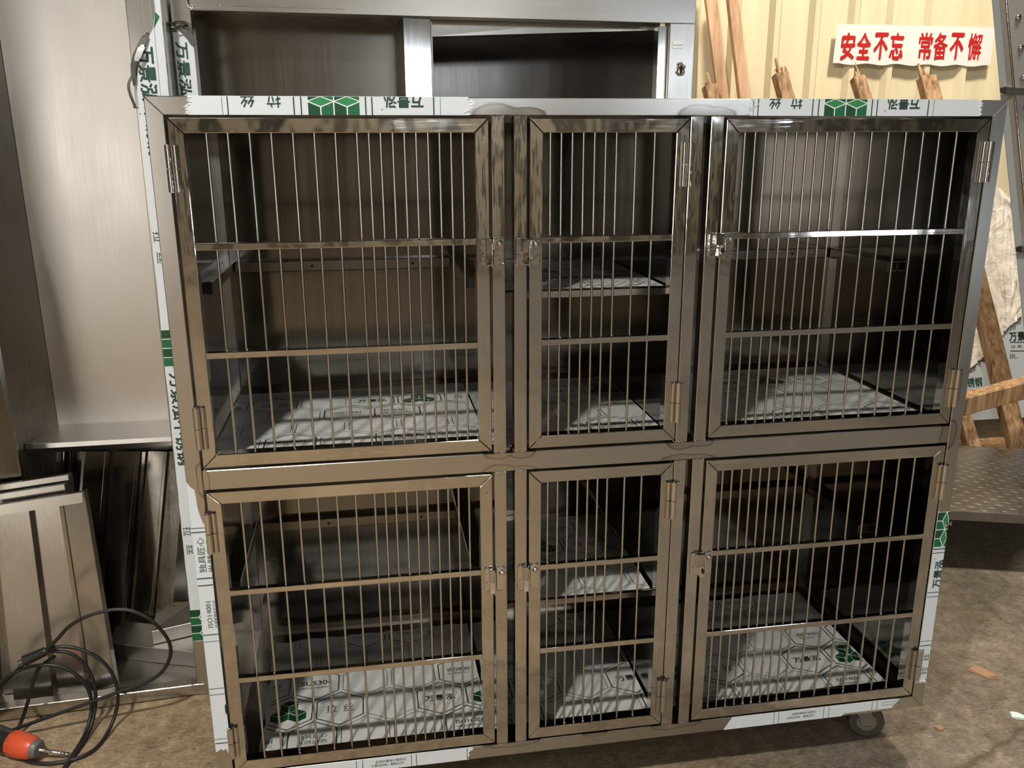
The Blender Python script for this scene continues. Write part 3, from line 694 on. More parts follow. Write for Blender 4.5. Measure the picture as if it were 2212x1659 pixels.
# film on the stile
mb = MB(); yf = YL - .0007; yp = YL - .0012
def zl(v, u=345): return at(u, v, y=YL)[2]
zb = zl(1383, 420)
out = [(xs0 + .0002, zb + .004), (xs0 + .010, zb - .004), (xs1 - .0002, zb + .002), (xs1 - .0002, 1.60), (xs0 + .050, 1.60), (xs0 + .053, zl(20, 333)), (xs0 + .045, zl(62, 322)), (xs0 + .030, zl(90, 312)), (xs0 + .018, zl(125, 300)), (xs0 + .0002, zl(180, 293))] + [(xs0 + rj.uniform(.0002, .0022), zl(180, 293) + (zb - zl(180, 293)) * i / 40) for i in range(1, 40)]
mb.slab([(a, YL - .0001, c) for a, c in out], (0, -1, 0), .0006, M['film'])
def vtext(s_, xc, v0, v1, size, bold=.0, m='ink', x0=xs0, x1=xs1, y=None, uu=330):
    za, zc = at(uu, v0, y=YL)[2], at(uu, v1, y=YL)[2]
    mb.text(s_, (xc, y if y is not None else yp, (za + zc) / 2), (0, 0, -1), (1, 0, 0), za - zc, size, M[m], bold, [((x0 + .0004, 0, 0), (-1, 0, 0)), ((x1 - .0004, 0, 0), (1, 0, 0))])
vtext('万景泓', xs0 + .026, 100, 218, .034, .026); vtext('不锈钢', xs0 + .028, 228, 336, .034, .02)
vtext('拉', xs0 + .014, 500, 524, .020); vtext('丝', xs0 + .018, 545, 570, .020)
vtext('万景泓不锈钢', xs0 + .024, 805, 1005, .034, .024, uu=385)
vtext('拉', xs0 + .014, 1138, 1158, .020, uu=400); vtext('丝', xs0 + .018, 1177, 1198, .020, uu=400)
for v0, v1, uu in ((712, 792, 360), (1316, 1384, 425)):
    za, zc = zl(v0, uu), zl(v1, uu); cubes(mb, (xs0 + .0004, yp, za), (0, 0, -1), (1, 0, 0), za - zc, .045, yp)
mb.poly([(xs0 + .052, yp, zl(25, 335)), (xs0 + .060, yp, zl(36, 338)), (xs0 + .047, yp, zl(62, 325))], M['green'])
mb.line([(xs0 + .048, yp, 1.6), (xs0 + .050, yp, .2)], .0008, M['ink_grey'], N)
shear(mb); mb.build('protective_film', lc)
cu = MB()
def ribbon(px, y, wds, m):
    pts = [at(u, v, y=y + dy) for u, v, dy in px]
    n0 = len(pts); pts = smooth(pts, 2); wds = [wds[min(n0 - 1, int(k_ * (n0 - 1) / (len(pts) - 1) + .5))] for k_ in range(len(pts))]
    for i in range(len(pts) - 1):
        a, c = pts[i], pts[i + 1]
        cu.slab([a - Vector((wds[i], 0, 0)), a + Vector((wds[i], .004, 0)), c + Vector((wds[i + 1], .004, 0)), c - Vector((wds[i + 1], 0, 0))], (0, -1, 0), .0008, M[m])
ribbon([(318, 70, -.006), (305, 95, -.012), (296, 112, -.016), (290, 128, -.014), (286, 150, -.012), (290, 185, -.010)], YL, [.002, .007, .006, .005, .004, .002], 'curl')
ribbon([(308, 96, -.018), (301, 112, -.022), (294, 132, -.018)], YL, [.003, .006, .004], 'tear')
ribbon([(283, 165, -.02), (276, 185, -.03), (281, 205, -.028), (288, 222, -.02), (293, 234, -.015)], YL, [.0015, .0025, .0025, .0025, .004], 'curl')
cu.build('torn_film', lc)

# ------------------------------------------------------------------ cabinet standing behind the cage
bc = empty('steel_cabinet', (.52, .85, -Z0), 'big unfinished steel cabinet with two open bays directly behind the cage', 'cabinet')
YC = .575; ZR = 1.480
f = MB(); f.box(-.054, -.013, YC, YC + .04, G + .001, 1.62, M['brush_v'], .0012); f.build('stile', bc)
f = MB(); f.hexa([(-.013, YC, ZR + .003), (1.110, YC, ZR - .004), (1.110, YC + .04, ZR - .004), (-.013, YC + .04, ZR + .003), (-.054, YC, 1.62), (1.110, YC, 1.62), (1.110, YC + .04, 1.62), (-.054, YC + .04, 1.62)], M['brush_h'], .0012); f.build('top_rail', bc)
f = MB(); f.box(1.049, 1.110, YC - .0004, YC + .04, G + .001, ZR - .004, M['brush_v'], .0012)
kp = at(1470, 150, y=YC); 
for i in range(16):
    a = i / 16 * 2 * math.pi; rr = R.uniform(.8, 1.2)
    f.ball((kp[0] + .008 * math.cos(a) * rr, YC - .0005, kp[2] + .014 * math.sin(a) * rr), .0035 * R.uniform(.7, 1.3), M['rust'], (1, .35, 1), 7, 5)
f.ball((kp[0] + .001, YC - .0002, kp[2]), .0052, M['hole'], (.75, .25, 2.0), 12, 8)
f.ball((kp[0] + .0025, YC - .0002, kp[2] + .004), .0052, M['hole'], (.9, .25, 1.0), 12, 8)
f.build('stile', bc)
lb = MB(); q0, q1 = at(1453, 89, y=YC), at(1474, 105, y=YC)
lb.box(q0[0], q1[0], YC - .003, YC - .0004, q1[2], q0[2], M['tear'], .0005); lb.box(q0[0] + .001, q1[0] - .001, YC - .0034, YC - .003, (q0[2] + q1[2]) / 2 - .001, (q0[2] + q1[2]) / 2, M['ink_grey'])
lb.build('catch_plate', bc)
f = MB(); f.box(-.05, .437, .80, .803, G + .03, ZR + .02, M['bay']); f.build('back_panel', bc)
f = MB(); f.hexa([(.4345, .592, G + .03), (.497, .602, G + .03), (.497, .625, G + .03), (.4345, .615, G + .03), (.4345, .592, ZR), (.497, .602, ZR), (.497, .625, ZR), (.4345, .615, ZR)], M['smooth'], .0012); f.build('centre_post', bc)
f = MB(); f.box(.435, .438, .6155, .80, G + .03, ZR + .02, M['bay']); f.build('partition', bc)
f = MB(); f.box(.495, 1.040, 1.10, 1.103, G + .03, ZR + .02, M['bay_shaded']); f.build('back_panel', bc)
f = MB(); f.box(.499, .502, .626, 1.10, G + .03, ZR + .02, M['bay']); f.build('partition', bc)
f = MB(); f.box(1.037, 1.040, .62, 1.10, G + .03, ZR + .02, M['bay_shaded']); f.build('side_panel', bc)
f = MB(); f.box(1.026, 1.0485, .590, .62, G + .03, ZR - .008, M['smooth'], .001); f.build('inner_post', bc)
f = MB(); a, c, d_, e_ = at(928, 38, y=.66), at(1418, 52, y=.66), at(1418, 65, y=.6605), at(928, 79, y=.663)
f.slab([a + Vector((0, -.001, .02)), c + Vector((0, -.001, .02)), d_, e_], (0, 1, 0), .003, M['tray']); f.build('light_shield', bc)
f = MB(); f.box(-.05, 1.10, .64, 1.10, ZR + .02, ZR + .024, M['dark_sheet']); f.build('top_panel', bc)
mb = MB(); y0 = YC - .0001; ypc = YC - .0012
zt1 = at(380, 62, y=YC)[2]
mb.slab([(-.0535, y0, .6), (-.0132, y0, .6), (-.0132, y0, at(425, 100, y=YC)[2]), (-.030, y0, at(403, 62, y=YC)[2]), (-.0535, y0, at(350, 45, y=YC)[2])], (0, -1, 0), .0006, M['film'])
za, zc = at(375, 90, y=YC)[2], at(380, 207, y=YC)[2]
mb.text('万景泓', (-.038, ypc, (za + zc) / 2), (0, 0, -1), (1, 0, 0), za - zc, .026, M['ink'], .026)
mb.poly([(-.0530, ypc, at(352, 47, y=YC)[2]), (-.043, ypc, at(366, 52, y=YC)[2]), (-.044, ypc, at(362, 68, y=YC)[2]), (-.0530, ypc, at(354, 70, y=YC)[2])], M['green'])
mb.build('protective_film', bc)
cu = MB()
ribbon([(370, 48, -.004), (374, 52, -.006), (388, 50, -.012), (398, 62, -.012), (410, 78, -.008), (420, 100, -.004)], YC, [.004, .006, .010, .008, .007, .003], 'curl')
ribbon([(372, 60, -.008), (382, 46, -.016), (392, 44, -.018), (400, 56, -.016), (396, 66, -.008)], YC, [.003, .006, .007, .006, .003], 'bright')
ribbon([(380, 66, -.012), (388, 54, -.022), (398, 52, -.016), (408, 64, -.010)], YC, [.002, .005, .005, .003], 'curl')
cu.build('torn_film', bc)
wd = MB()
for i in range(40): wd.ball(at(470 + i * 7, 11.5 + i * .22, y=YC - .0005), .0012, M['bright'], (1.4, .6, .7), 5, 4)
wd.build('weld_bead', bc); wd = MB()
for i in range(24): wd.ball(at(410 + R.uniform(-5, 9), 12 + R.uniform(-7, 9), y=YC - .0003), .0022, M['bright'], (1.2, .5, 1), 6, 5)
wd.build('weld_bead', bc)

# ------------------------------------------------------------------ loose folded panels leaning in the left cabinet
def ribbed_panel(name, label, tl, tr, br, bl, ribs, flange, mat, group=None, lip=.02):
    # tl..bl corner points; ribs = list of (t0, t1, depth) raised/recessed strips across the width
    TL, TR, BR, BL = Vector(tl), Vector(tr), Vector(br), Vector(bl)
    n = (TR - TL).cross(BL - TL).normalized()
    if n[1] > 0: n = -n                        # towards the viewer
    mb = MB(); th = .0012
    pts = []
    for t0, dpt in ribs: pts.append((t0, dpt))
    def P(t_, d_, top): return (TL.lerp(TR, t_) if top else BL.lerp(BR, t_)) + n * d_
    for i in range(len(pts) - 1):
        a, c = pts[i], pts[i + 1]
        q = [P(a[0], a[1], True), P(c[0], c[1], True), P(c[0], c[1], False), P(a[0], a[1], False)]
        if (q[1] - q[0]).length < 1e-6: continue
        nn = (q[1] - q[0]).cross(q[3] - q[0]).normalized()
        mb.slab(q, -nn, th, M[mat])
    up = (TL - BL).normalized()
    if flange:
        a, c = TL + n * flange, TR + n * flange
        mb.slab([TL, TR, c, a], up, th, M['brush_h']); mb.slab([a, c, c - up * lip, a - up * lip], n, th, M['brush_h'])
    o = mb.build(name); tag(o, label, 'steel panel', group); return o
# leaning channels at the back
ZB = G + .016
def backpanel(lab, ut, ub, vt, vb, yt, yb, ribs, mat):
    ribbed_panel('steel_channel', lab, at(ut[0], vt, y=yt), at(ut[1], vt, y=yt), at(ub[1], vb, y=yb), at(ub[0], vb, y=yb), ribs, 0, mat, 'folded panels leaning under the shelf')
backpanel('leaning folded steel panel under the shelf, left end, half behind the lipped tray', (122, 180), (112, 160), 975, 1345, .925, .80, [(0, 0), (.3, 0), (.34, .012), (.55, .012), (.58, 0), (1, 0)], 'channel')
backpanel('leaning grey folded panel under the shelf, second of four from the left', (182, 240), (150, 208), 975, 1375, .925, .77, [(0, .018), (.02, 0), (.80, 0), (.84, .012), (1, .012)], 'channel')
backpanel('leaning folded panel with a warm gleam, third of four under the shelf', (248, 306), (216, 268), 975, 1385, .92, .76, [(0, 0), (.84, 0), (.86, .014), (1, .014)], 'channel')
backpanel('leaning dark folded panel under the shelf beside the filmed stile', (308, 400), (275, 372), 975, 1325, .93, .82, [(0, .014), (.10, .014), (.12, 0), (.52, 0), (.54, .016), (.60, .016), (.62, 0), (1, 0)], 'channel')
sb = MB(); q = [at(-70, 480, y=.70), at(-8, 700, y=.70), at(42, 985, y=.69), at(52, 1060, y=.68), at(-60, 1060, y=.68)]
sb.slab(q, (0, 1, 0), .0015, M['channel']); tag(sb.build('steel_sheet'), 'narrow grey steel sheet standing at the far left edge inside the left cabinet', 'steel sheet')
# shallow trays lying in the bottom
tb = MB(); a = at(232, 1388, z=-.058); c = at(424, 1408, z=-.058)
tb.hexa([(a[0], a[1], ZB), (c[0], c[1], ZB), (c[0], c[1] + .10, ZB), (a[0], a[1] + .12, ZB), (a[0], a[1], -.060), (c[0], c[1], -.060), (c[0], c[1] + .10, -.060), (a[0], a[1] + .12, -.060)], M['sheet'], .001)
tag(tb.build('shallow_steel_tray'), 'low folded steel tray lying flat in the bottom of the left cabinet', 'tray')
tb = MB(); a = at(328, 1372, z=-.030); c = at(416, 1352, z=-.030)
tb.hexa([(a[0], a[1] + .0, -.058), (c[0], c[1], -.058), (c[0], c[1] + .10, -.058), (a[0], a[1] + .06, -.058), (a[0], a[1], -.02), (c[0], c[1], -.02), (c[0], c[1] + .10, .0), (a[0], a[1] + .06, .0)], M['sheet'], .001)
tag(tb.build('steel_offcut'), 'small bent steel angle piece lying on the flat tray by the filmed stile', 'steel offcut')
# three lipped trays in front, tops off the left edge of the frame
yb_, yt_ = .545, .615
A_tr, A_br = at(182, 1060, y=yt_), at(253, 1492, y=yb_)
A_br[2] = max(A_br[2], ZB + .001)
def inside(a_, b_): return b_ + (a_ - b_) * ((b_[0] + .575) / (b_[0] - a_[0]))
A_tl, A_bl = at(-62, 1098, y=yt_ - .02), at(-20, 1535, y=yb_ - .02)
A_bl[2] = A_br[2]
A_tl, A_bl = inside(A_tl, A_tr), inside(A_bl, A_br)
ribbed_panel('lipped_tray', 'ribbed steel tray with a lipped top, front one of three leaning in the left cabinet', A_tl, A_tr, A_br, A_bl,
             [(0, 0), (.375, .002), (.405, -.018), (.685, -.016), (.70, -.004), (.745, -.002), (.765, .004), (.985, -.006), (1.0, -.026)], .020, 'tray', 'lipped trays leaning in the left cabinet', lip=.024)
for k, (dz, dx, dy, lab) in enumerate(((.012, -.048, .030, 'lipped steel tray directly behind the front tray, only its top lip showing'), (.026, -.046, .058, 'rearmost lipped steel tray of three, its top lip highest'))):
    o_ = Vector((dx, dy, dz)); o2 = Vector((dx, dy, 0))
    ribbed_panel('lipped_tray', lab, A_tl + o_, A_tr + o_, A_br + o2 + Vector((-.02, 0, .0)), A_bl + o2, [(0, 0), (.98, 0), (1.0, -.016)], .020, 'dark_sheet', 'lipped trays leaning in the left cabinet', lip=.012)

# ------------------------------------------------------------------ cord, plug, drill
cord = MB(); YCORD = .41
def cpt(u, v, dy=0):
    p = at(u, v, y=YCORD + dy)
    return p if p[2] > G + .0062 else at(u, v, z=G + .0062)
loops = [[(100, 1404), (125, 1380), (150, 1350), (200, 1325), (265, 1313), (322, 1332), (366, 1380), (371, 1420), (342, 1465), (270, 1490), (200, 1515), (130, 1540), (60, 1565), (-15, 1592)],
         [(102, 1404), (130, 1395), (170, 1400), (215, 1420), (245, 1455), (257, 1500), (250, 1545), (230, 1590), (200, 1625), (150, 1645), (80, 1652), (30, 1632), (-12, 1600)],
         [(104, 1406), (150, 1408), (180, 1430), (200, 1460), (208, 1500), (205, 1540), (190, 1590), (165, 1625), (132, 1668)],
         [(-10, 1482), (30, 1452), (70, 1438), (110, 1435), (150, 1445), (180, 1470), (196, 1500), (199, 1535), (186, 1585), (150, 1640), (132, 1668)],
         [(118, 1418), (85, 1440), (74, 1462), (65, 1500), (50, 1550), (32, 1590), (18, 1612)],
         [(55, 1430), (30, 1455), (4, 1478), (-10, 1500)]]
for k, L in enumerate(loops): cord.tube(smooth([cpt(u, v, (k - 2) * .006) for u, v in L]), .0042, M['black'], 8)
co = cord.build('extension_cord'); tag(co, 'black power cord coiled in loose loops in front of the left cabinet', 'cord')
pl = MB(); p0, p1 = cpt(104, 1404, -.004), cpt(54, 1427, -.004)
dv = (p0 - p1).normalized()
pl.tube([p0 + dv * .012, p0, p0 - dv * .004, p0 - dv * .010], [.005, .006, .0085, .0095], M['black'], 12)
pl.tube([p0 - dv * .008, p1 + dv * .004, p1], [.0105, .0125, .0130], M['black'], 14)
for k in range(4): pl.tube([p0 + dv * (.001 + k * .004), p0 + dv * (.003 + k * .004)], .0078, M['black'], 10)
for k in (-.005, .005):
    q = p1 + Vector((0, 0, k)); pl.hexa([q + Vector(v_) for v_ in ((0, -.003, -.0008), (0, .003, -.0008), (0, .003, .0008), (0, -.003, .0008))] + [q - dv * .018 + Vector(v_) for v_ in ((0, -.003, -.0008), (0, .003, -.0008), (0, .003, .0008), (0, -.003, .0008))], M['bright'])
pl.build('plug', co)
dr = empty('power_drill', at(10, 1610, z=G), 'orange and black power drill lying on the floor at the left edge', 'drill')
h0, h1 = at(26, 1604, z=G + .030), at(78, 1618, z=G + .030)
ax = (h1 - h0).normalized()
d1 = MB()
d1.tube([h0, h0 + ax * .004, h0 + ax * .028, h1 - ax * .014, h1 - ax * .004, h1], [.022, .028, .0285, .0255, .021, .018], M['orange'], 28)
for k in range(10):
    a_ = k / 10 * 2 * math.pi; s_ = ax.cross(Vector((0, 0, 1))).normalized(); u_ = s_.cross(ax)
    off = s_ * math.cos(a_) + u_ * math.sin(a_)
    d1.tube([h0 + off * .0275 + ax * .006, h1 + off * .0235 - ax * .014], .0022, M['orange'], 6)
d1.build('gear_housing', dr)
d1 = MB(); d1.tube([h1 - ax * .002, h1 + ax * .004, h1 + ax * .010], [.0215, .0205, .0150], M['curl'], 24); d1.build('collar', dr)
d1 = MB(); d1.tube([h0 + ax * .002, h0 - ax * .05, h0 - ax * .14, h0 - ax * .16], [.026, .029, .030, .020], M['black'], 20)
hp = h0 - ax * .11; d1.tube([hp, hp + Vector((-.03, -.08, -.006)), hp + Vector((-.04, -.12, -.008))], [.02, .018, .02], M['black'], 14)
d1.build('motor_body', dr)
d1 = MB(); b0, b1 = h1 + ax * .006, at(152, 1630, z=G + .012)
bx = (b1 - b0); path = [b0 + bx * t_ for t_ in (0, .3, .32, .5, .7, .9, 1.0)]
d1.tube(path, [.0042, .0042, .0038, .0036, .0036, .0034, .0008], M['bright'], 10)
bn = bx.normalized(); s_ = bn.cross(Vector((0, 0, 1))).normalized(); u_ = s_.cross(bn)
for ph_ in (0, math.pi):
    d1.tube([b0 + bx * (.34 + .6 * i / 40) + (s_ * math.cos(i * .55 + ph_) + u_ * math.sin(i * .55 + ph_)) * .0034 for i in range(41)], .0013, M['bright'], 6)
d1.build('drill_bit', dr)

# ------------------------------------------------------------------ banner on the wall
YW = YB - .031
bn_ = empty('safety_banner', at(1975, 100, y=YW), 'white banner with eight red Chinese characters on the cream wall', 'banner')
c0, c1, c2, c3 = at(1808, 52, y=YW), at(2149, 59, y=YW), at(2138, 143, y=YW), at(1798, 138, y=YW)
mb = MB(); nx = 28; vs = []; fs = []
def wav(t_): return -.004 + .0012 * math.sin(t_ * 33) 
for j in (0, 1):
    for i in range(nx + 1):
        t_ = i / nx; p = (c0.lerp(c1, t_) if j == 0 else c3.lerp(c2, t_)); vs.append((p[0], p[1] + wav(t_), p[2] + (0.004 * math.sin(t_ * 33 + 1) if j else 0)))
for i in range(nx): fs.append([i, i + 1, nx + 2 + i, nx + 1 + i])
mb.add(vs, fs, M['banner'], True); mb.build('banner_sheet', bn_)
for chs, ups in (('安全不忘', (1832, 1866, 1903, 1937)), ('常备不懈', (1999, 2032, 2067, 2106))):
    for ch, u in zip(chs, ups):
        cpos = at(u, 100 if ch != '懈' else 101, y=YW - .0058); mb = MB(); mb.text(ch, cpos, (1, 0, 0), (0, 0, 1), .069, .116, M['red'], 0.034 if ch not in '懈常备' else .022); mb.build('character', bn_)

# ------------------------------------------------------------------ wood
def beam(name, label, p, q, w_, t_, mat, broken=False, cat='wooden board', group=None, seed=0):
    # a board from p (bottom) to q (top), w_ across, t_ deep; broken tops end in splinters
    rr = random.Random(seed); p, q = Vector(p), Vector(q); d = (q - p).normalized()
    s_ = d.cross(Vector((0, 1, 0))).normalized(); u_ = s_.cross(d)
    b_ = MB()
    n = 9; vs = []; 
    for i in range(n + 1):
        c = p.lerp(q, i / n)
        for a, e in ((-1, -1), (1, -1), (1, 1), (-1, 1)):
            jx, jy = rr.uniform(-.04, .04), rr.uniform(-.05, .05)
            vs.append(c + s_ * (a * w_ / 2 * (1 + jx)) + u_ * (e * t_ / 2 * (1 + jy)))
    bm_ = bmesh.new(); bv = [bm_.verts.new(x) for x in vs]
    for i in range(n):
        for k in range(4): bm_.faces.new([bv[i * 4 + k], bv[i * 4 + (k + 1) % 4], bv[(i + 1) * 4 + (k + 1) % 4], bv[(i + 1) * 4 + k]])
    bm_.faces.new([bv[k] for k in range(4)]); bm_.faces.new([bv[n * 4 + k] for k in (3, 2, 1, 0)])
    bmesh.ops.recalc_face_normals(bm_, faces=bm_.faces)
    bmesh.ops.bevel(bm_, geom=[e for e in bm_.edges if abs((e.verts[0].co - e.verts[1].co).normalized().dot(d)) > .9], offset=min(w_, t_) * .09, segments=1, affect='EDGES')
    b_.bm(bm_, M[mat])
    if broken:
        for i in range(9):
            ox = (i / 8 - .5) * w_ * .80; oy = rr.uniform(-.4, .4) * t_; hgt = .003 + rr.random() ** 2 * .030; r_ = w_ * rr.uniform(.07, .12)
            if i == broken - 1: hgt = rr.uniform(.06, .075); r_ = w_ * .11
            c = q + s_ * ox + u_ * oy - d * .012
            b_.hexa([c + s_ * a * r_ + u_ * e * r_ for a, e in ((-1, -1), (1, -1), (1, 1), (-1, 1))] + [c + d * (hgt + .012 + rr.uniform(-.003, .003)) + s_ * (a * r_ * .42 + rr.uniform(-.004, .004)) + u_ * e * r_ * .4 for a, e in ((-1, -1), (1, -1), (1, 1), (-1, 1))], M[mat])
    o = b_.build(name); tag(o, label, cat, group); return o
def lean(ut, vt, ub, vb, y_top, y_bot):
    T_ = at(ut, vt, y=y_top); B_ = at(ub, vb, y=y_top)
    d = (B_ - T_); k = (G + .012 - T_[2]) / d[2]; e = T_ + d * k
    return Vector((e[0], y_bot, e[2])), T_
p, q = lean(1530, -40, 1556, 210, 2.25, 2.14); beam('wooden_board', 'tall pale wooden board leaning on the cream wall beside the steel cabinet', p, q, .050, .022, 'wood_pale', group='tall boards against the wall', seed=1)
p, q = lean(1577, -40, 1601, 210, 2.25, 2.14); beam('wooden_board', 'wider pale wooden board leaning on the wall, second from the steel cabinet', p, q, .046, .030, 'wood_pale', group='tall boards against the wall', seed=2)
posts = [(1533, 186, 1739, 955, .060, 3, 'broken wooden post nearest the steel cabinet, splintered top below the tall boards'), (1684, 160, 1899, 955, .058, 5, 'broken wooden post with one upright splinter, between tall boards and banner'),
         (1852, 168, 2099, 962, .052, 2, 'broken wooden post with a long sharp tip, under left end of the banner'), (2001, 168, 2178, 885, .072, 0, 'long rough timber post, flat top under the banner, foot right of the cage')]
for i, (a, v, a2, v2, w_, br, lab) in enumerate(posts):
    q = at(a, v, y=2.06); p = at(a2, v2, y=1.62 if i < 2 else 1.46); p = q + (p - q) * ((G + .02 - q[2]) / (p[2] - q[2]))
    beam('wooden_post', lab, p, q, w_, .045, 'wood', br or 9, 'wooden post', 'broken posts leaning behind the cage', 20 + i)
p, q = at(2062, 878, y=1.33), at(2290, 816, y=1.35); beam('timber_crosspiece', 'rough timber crosspiece lying across the long post above the tread plate', p, q, .072, .06, 'wood', cat='timber', seed=32)
bb = MB(); bb.box(2.55, 4.2, 1.66, 1.83, G + .001, G + .035, M['wood'], .004); tag(bb.build('wooden_plank'), 'wide brown plank lying on the floor below the grey wrapped sheet', 'wooden plank')
# wrapped steel sheet and crumpled backing paper leaning behind the timber
ws = empty('wrapped_sheet', at(2150, 880, y=1.86), 'grey film-wrapped steel sheet with green and black print leaning behind the long timber post', 'steel sheet')
mb = MB(); zs = at(2150, 905, y=1.84)[2]
mb.hexa([(2.35, 1.84, zs), (3.9, 1.84, zs), (3.9, 1.846, zs), (2.35, 1.846, zs), (2.35, 1.84 + .32 * .72, zs + (1.02 - zs) * .72), (3.9, 1.84 + .32 * .72, zs + (1.02 - zs) * .72), (3.9, 1.846 + .32 * .72, zs + (1.02 - zs) * .72), (2.35, 1.846 + .32 * .72, zs + (1.02 - zs) * .72)], M['grey_film'])
def on_sheet(u, v):
    lo, hi = 1.84, 2.2
    for _ in range(40):
        m_ = (lo + hi) / 2; p_ = at(u, v, y=m_); ys = 1.84 + (p_[2] - zs) / (1.02 - zs) * .32
        if m_ < ys: lo = m_
        else: hi = m_
    return at(u, v, y=lo - .0016)
uz = Vector((0, .32, 1.02 - zs)).normalized()
mb.text('不锈钢', on_sheet(2097, 826), (1, 0, 0), uz, .115, .042, M['ink'], .022); mb.text('万景泓', on_sheet(2206, 726), (1, 0, 0), uz, .125, .042, M['ink_black'], .022)
for u, v in ((2201, 739), (2201, 758)): mb.line([on_sheet(u - 18, v), on_sheet(u + 40, v)], .003, M['ink_black'], (0, -1, .3))
mb.text('拉 丝', on_sheet(2196, 748), (1, 0, 0), uz, .055, .014, M['ink_black']); mb.text('304', on_sheet(2187, 768), (1, 0, 0), uz, .028, .014, M['ink_black']); mb.text('此保护膜设计', on_sheet(2190, 773), (1, 0, 0), uz, .04, .006, M['ink_black'])
mb.text('万景泓所有，翻版必究', on_sheet(2092, 874), (1, 0, 0), uz, .075, .012, M['ink_black'])
mb.build('film_wrap', ws)
ws.location = (3.1, 2.0, zs + Z0)
for ch in ws.children: ch.matrix_parent_inverse = ws.matrix_basis.inverted()
mb = MB(); outp = [(2090, 360), (2156, 408), (2182, 432), (2190, 520), (2197, 610), (2204, 676), (2187, 694), (2172, 706), (2164, 716), (2140, 745), (2120, 770), (2104, 782), (2085, 800), (2040, 830)]
P3 = [on_sheet(u, v) + Vector((0, -.012, 0)) for u, v in outp]
cen = sum(P3, Vector()) / len(P3); rr = random.Random(5)
bm_ = bmesh.new(); bv = [bm_.verts.new(x) for x in P3]; bm_.faces.new(bv)
bmesh.ops.triangulate(bm_, faces=bm_.faces); bmesh.ops.subdivide_edges(bm_, edges=list(bm_.edges), cuts=5, use_grid_fill=True)
for v_ in bm_.verts: v_.co.y += rr.uniform(-.010, .004)
mb.bm(bm_, M['paper'], False)
po = mb.build('crumpled_paper'); tag(po, 'crumpled off-white paper backing hanging over the grey wrapped sheet', 'paper')
md = po.modifiers.new('thickness', 'SOLIDIFY'); md.thickness = .002

# ------------------------------------------------------------------ riveted steel frame leaning at the right edge
rf = empty('riveted_steel_frame', at(2212, 700, y=1.42), 'riveted steel frame with a film edge leaning at the right margin of the photo', 'steel frame')
YR = 1.42
def rp(u, v, dy=0): return at(u, v, y=YR + dy)
T0, B0 = (2146, -60), (2222, 760)
VB = next(v for v in range(800, 1300) if at(2250, v, y=1.42)[2] < G + .004)
def along(off, v):   # left edge of the frame plus an offset in pixels, at picture height v
    return 2146 + (v - 0) * .0865 + (v / 800.0) ** 2 * 10 + off
def bandpiece(name, o0, o1, dy0, dy1, mat, th=.004, va=-120, vb=VB):
    b_ = MB(); n = 10; L = []; Rr = []
    for i in range(n + 1):
        v = va + (vb - va) * i / n; L.append(rp(along(o0, v), v, dy0)); Rr.append(rp(along(o1, v), v, dy1))
    for i in range(n):
        b_.slab([L[i], Rr[i], Rr[i + 1], L[i + 1]], (0, 1, 0), th, M[mat])
    b_.build(name, rf)
bandpiece('film_edge', -2, 12, .012, .0, 'grey_film')
bandpiece('edge_fold', 12, 24, .0, -.012, 'plate')
b_ = MB(); b_.tube([rp(along(26, v), v, -.012) for v in list(range(-120, VB, 90)) + [VB - 2]], .006, M['bright'], 10); b_.build('rolled_bead', rf)
bandpiece('riveted_plate', 27, 190, -.008, -.008, 'plate')
for v in (38, 103, 168, 231, 300, 372):
    b_ = MB(); c = rp(along(51 if v < 150 else 50, v), v, -.010); b_.ball(c, .0105, M['bright'], (1, .55, 1), 14, 9); b_.tube([c + Vector((0, .003, 0)), c + Vector((0, .0, 0))], .0125, M['dark_sheet'], 16); b_.build('rivet', rf)
for v in (191, 535):
    b_ = MB(); a, c = rp(along(6, v), v - 3, -.026), rp(along(190, v), v + 8, -.026)
    b_.slab([a, c, c - Vector((0, 0, .024)), a - Vector((0, 0, .024))], (0, 1, 0), .012, M['dark_sheet']); b_.slab([a + Vector((-.012, .0, -.004)), a + Vector((.006, -.004, .002)), a + Vector((.008, -.004, -.024)), a + Vector((-.008, 0, -.020))], (0, 1, 0), .006, M['black']); b_.build('strap', rf)
rf.location = (rp(along(20, 905), 905)[0], YR, 0)
for ch in rf.children: ch.matrix_parent_inverse = rf.matrix_basis.inverted()

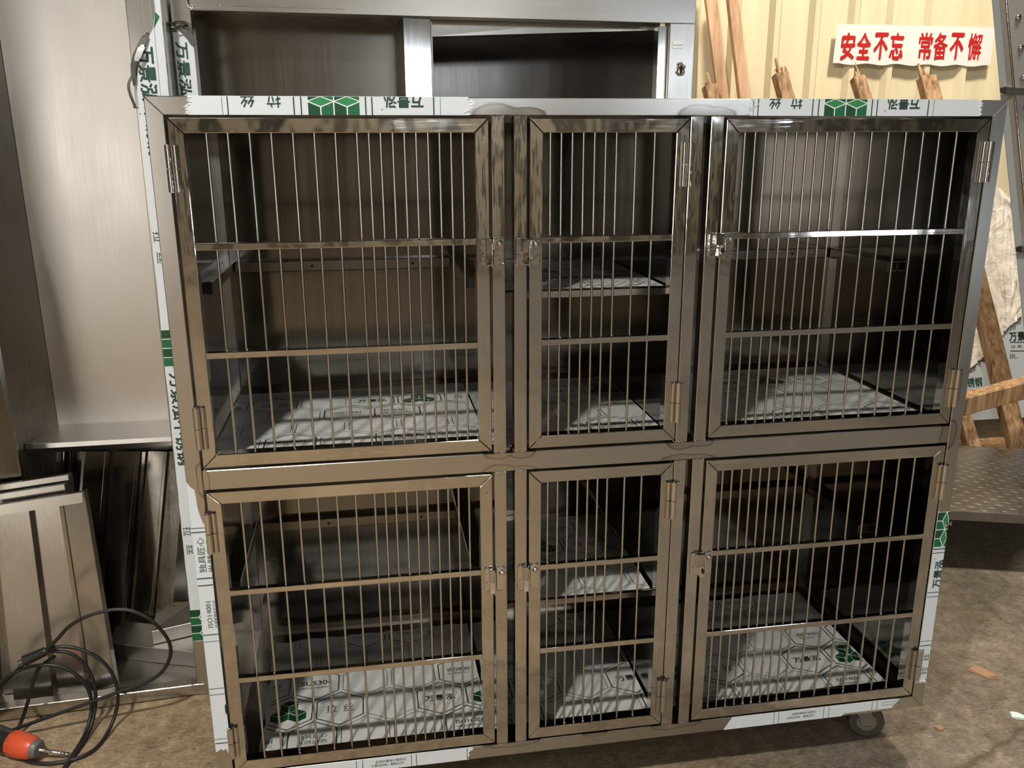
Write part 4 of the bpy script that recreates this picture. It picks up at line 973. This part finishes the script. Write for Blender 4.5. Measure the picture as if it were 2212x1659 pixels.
# ------------------------------------------------------------------ tread plate platform
ZT = .075
fl, fr = at(2060, 1103, z=ZT), at(2212, 1111, z=ZT); bl, br = at(2074, 962, z=ZT), at(2212, 970, z=ZT)
dirx = (fr - fl).normalized(); fl = fl - dirx * .42; bl = bl - (br - bl).normalized() * .66
fr = fr + dirx * .75; br = br + (br - bl).normalized() * .5
tp = empty('tread_plate_platform', (fl + fr) / 2 + Vector((0, .2, G - ZT)), 'low platform with a worn tread plate top to the right behind the cage', 'platform')
pb = MB(); t_ = .034
pb.hexa([fl - Vector((0, 0, t_)), fr - Vector((0, 0, t_)), br - Vector((0, 0, t_)), bl - Vector((0, 0, t_)), fl, fr, br, bl], M['tread'], .002)
pb.build('deck', tp)
lug = MB(); nu, nv = 44, 26
for i in range(nu):
    for j in range(nv):
        u, v = (i + .5) / nu, (j + .5) / nv
        c = fl.lerp(fr, u).lerp(bl.lerp(br, u), v); a = math.radians(40 if (i + j) % 2 else -40)
        d = Vector((math.cos(a), math.sin(a), 0)); s_ = Vector((-d[1], d[0], 0))
        L_, w_ = .0135, .0042
        lug.add([c - d * L_, c - s_ * w_, c + d * L_, c + s_ * w_, c + Vector((0, 0, .0014))], [[0, 1, 4], [1, 2, 4], [2, 3, 4], [3, 0, 4]], M['tread'], False)
lo_ = lug.build('tread_pattern', tp); lo_['kind'] = 'stuff'
for c in (fl.lerp(fr, .08).lerp(bl, .1), fl.lerp(fr, .92).lerp(br, .12), bl.lerp(br, .1), bl.lerp(br, .9)):
    lg = MB(); lg.box(c[0] - .02, c[0] + .02, c[1] + .02, c[1] + .06, G + .001, ZT - t_ + .001, M['dark_sheet'], .002); lg.build('leg', tp)

# ------------------------------------------------------------------ scraps on the floor
def scrap(name, label, pts, mat, h, cat):
    mb = MB(); P_ = [at(u, v, z=G + .001) for u, v in pts]; k = len(P_)
    cen = sum(P_, Vector()) / k
    vs = [p_ for p_ in P_] + [cen + (p_ - cen) * .86 + Vector((0, 0, h * (1 + .5 * math.sin(i * 2.1)))) for i, p_ in enumerate(P_)]
    mb.add(vs, [list(range(k))[::-1], list(range(k, 2 * k))] + [[i, (i + 1) % k, k + (i + 1) % k, k + i] for i in range(k)], M[mat])
    tag(mb.build(name), label, cat)
scrap('wood_chip', 'curved brown wood chip lying on the floor right of the cage', [(2088, 1447), (2105, 1441), (2130, 1447), (2148, 1458), (2158, 1468), (2135, 1466), (2110, 1458)], 'chip', .006, 'wood chip')
scrap('wood_splinter', 'tiny brown splinter on the floor in front of the caster', [(2017, 1572), (2030, 1570), (2041, 1574), (2036, 1580), (2024, 1578)], 'chip', .004, 'wood chip')
scrap('plastic_scrap', 'torn pale blue plastic scrap on the floor at the right edge', [(2180, 1538), (2196, 1542), (2214, 1546), (2216, 1556), (2198, 1554), (2186, 1550)], 'blue_chip', .004, 'scrap')
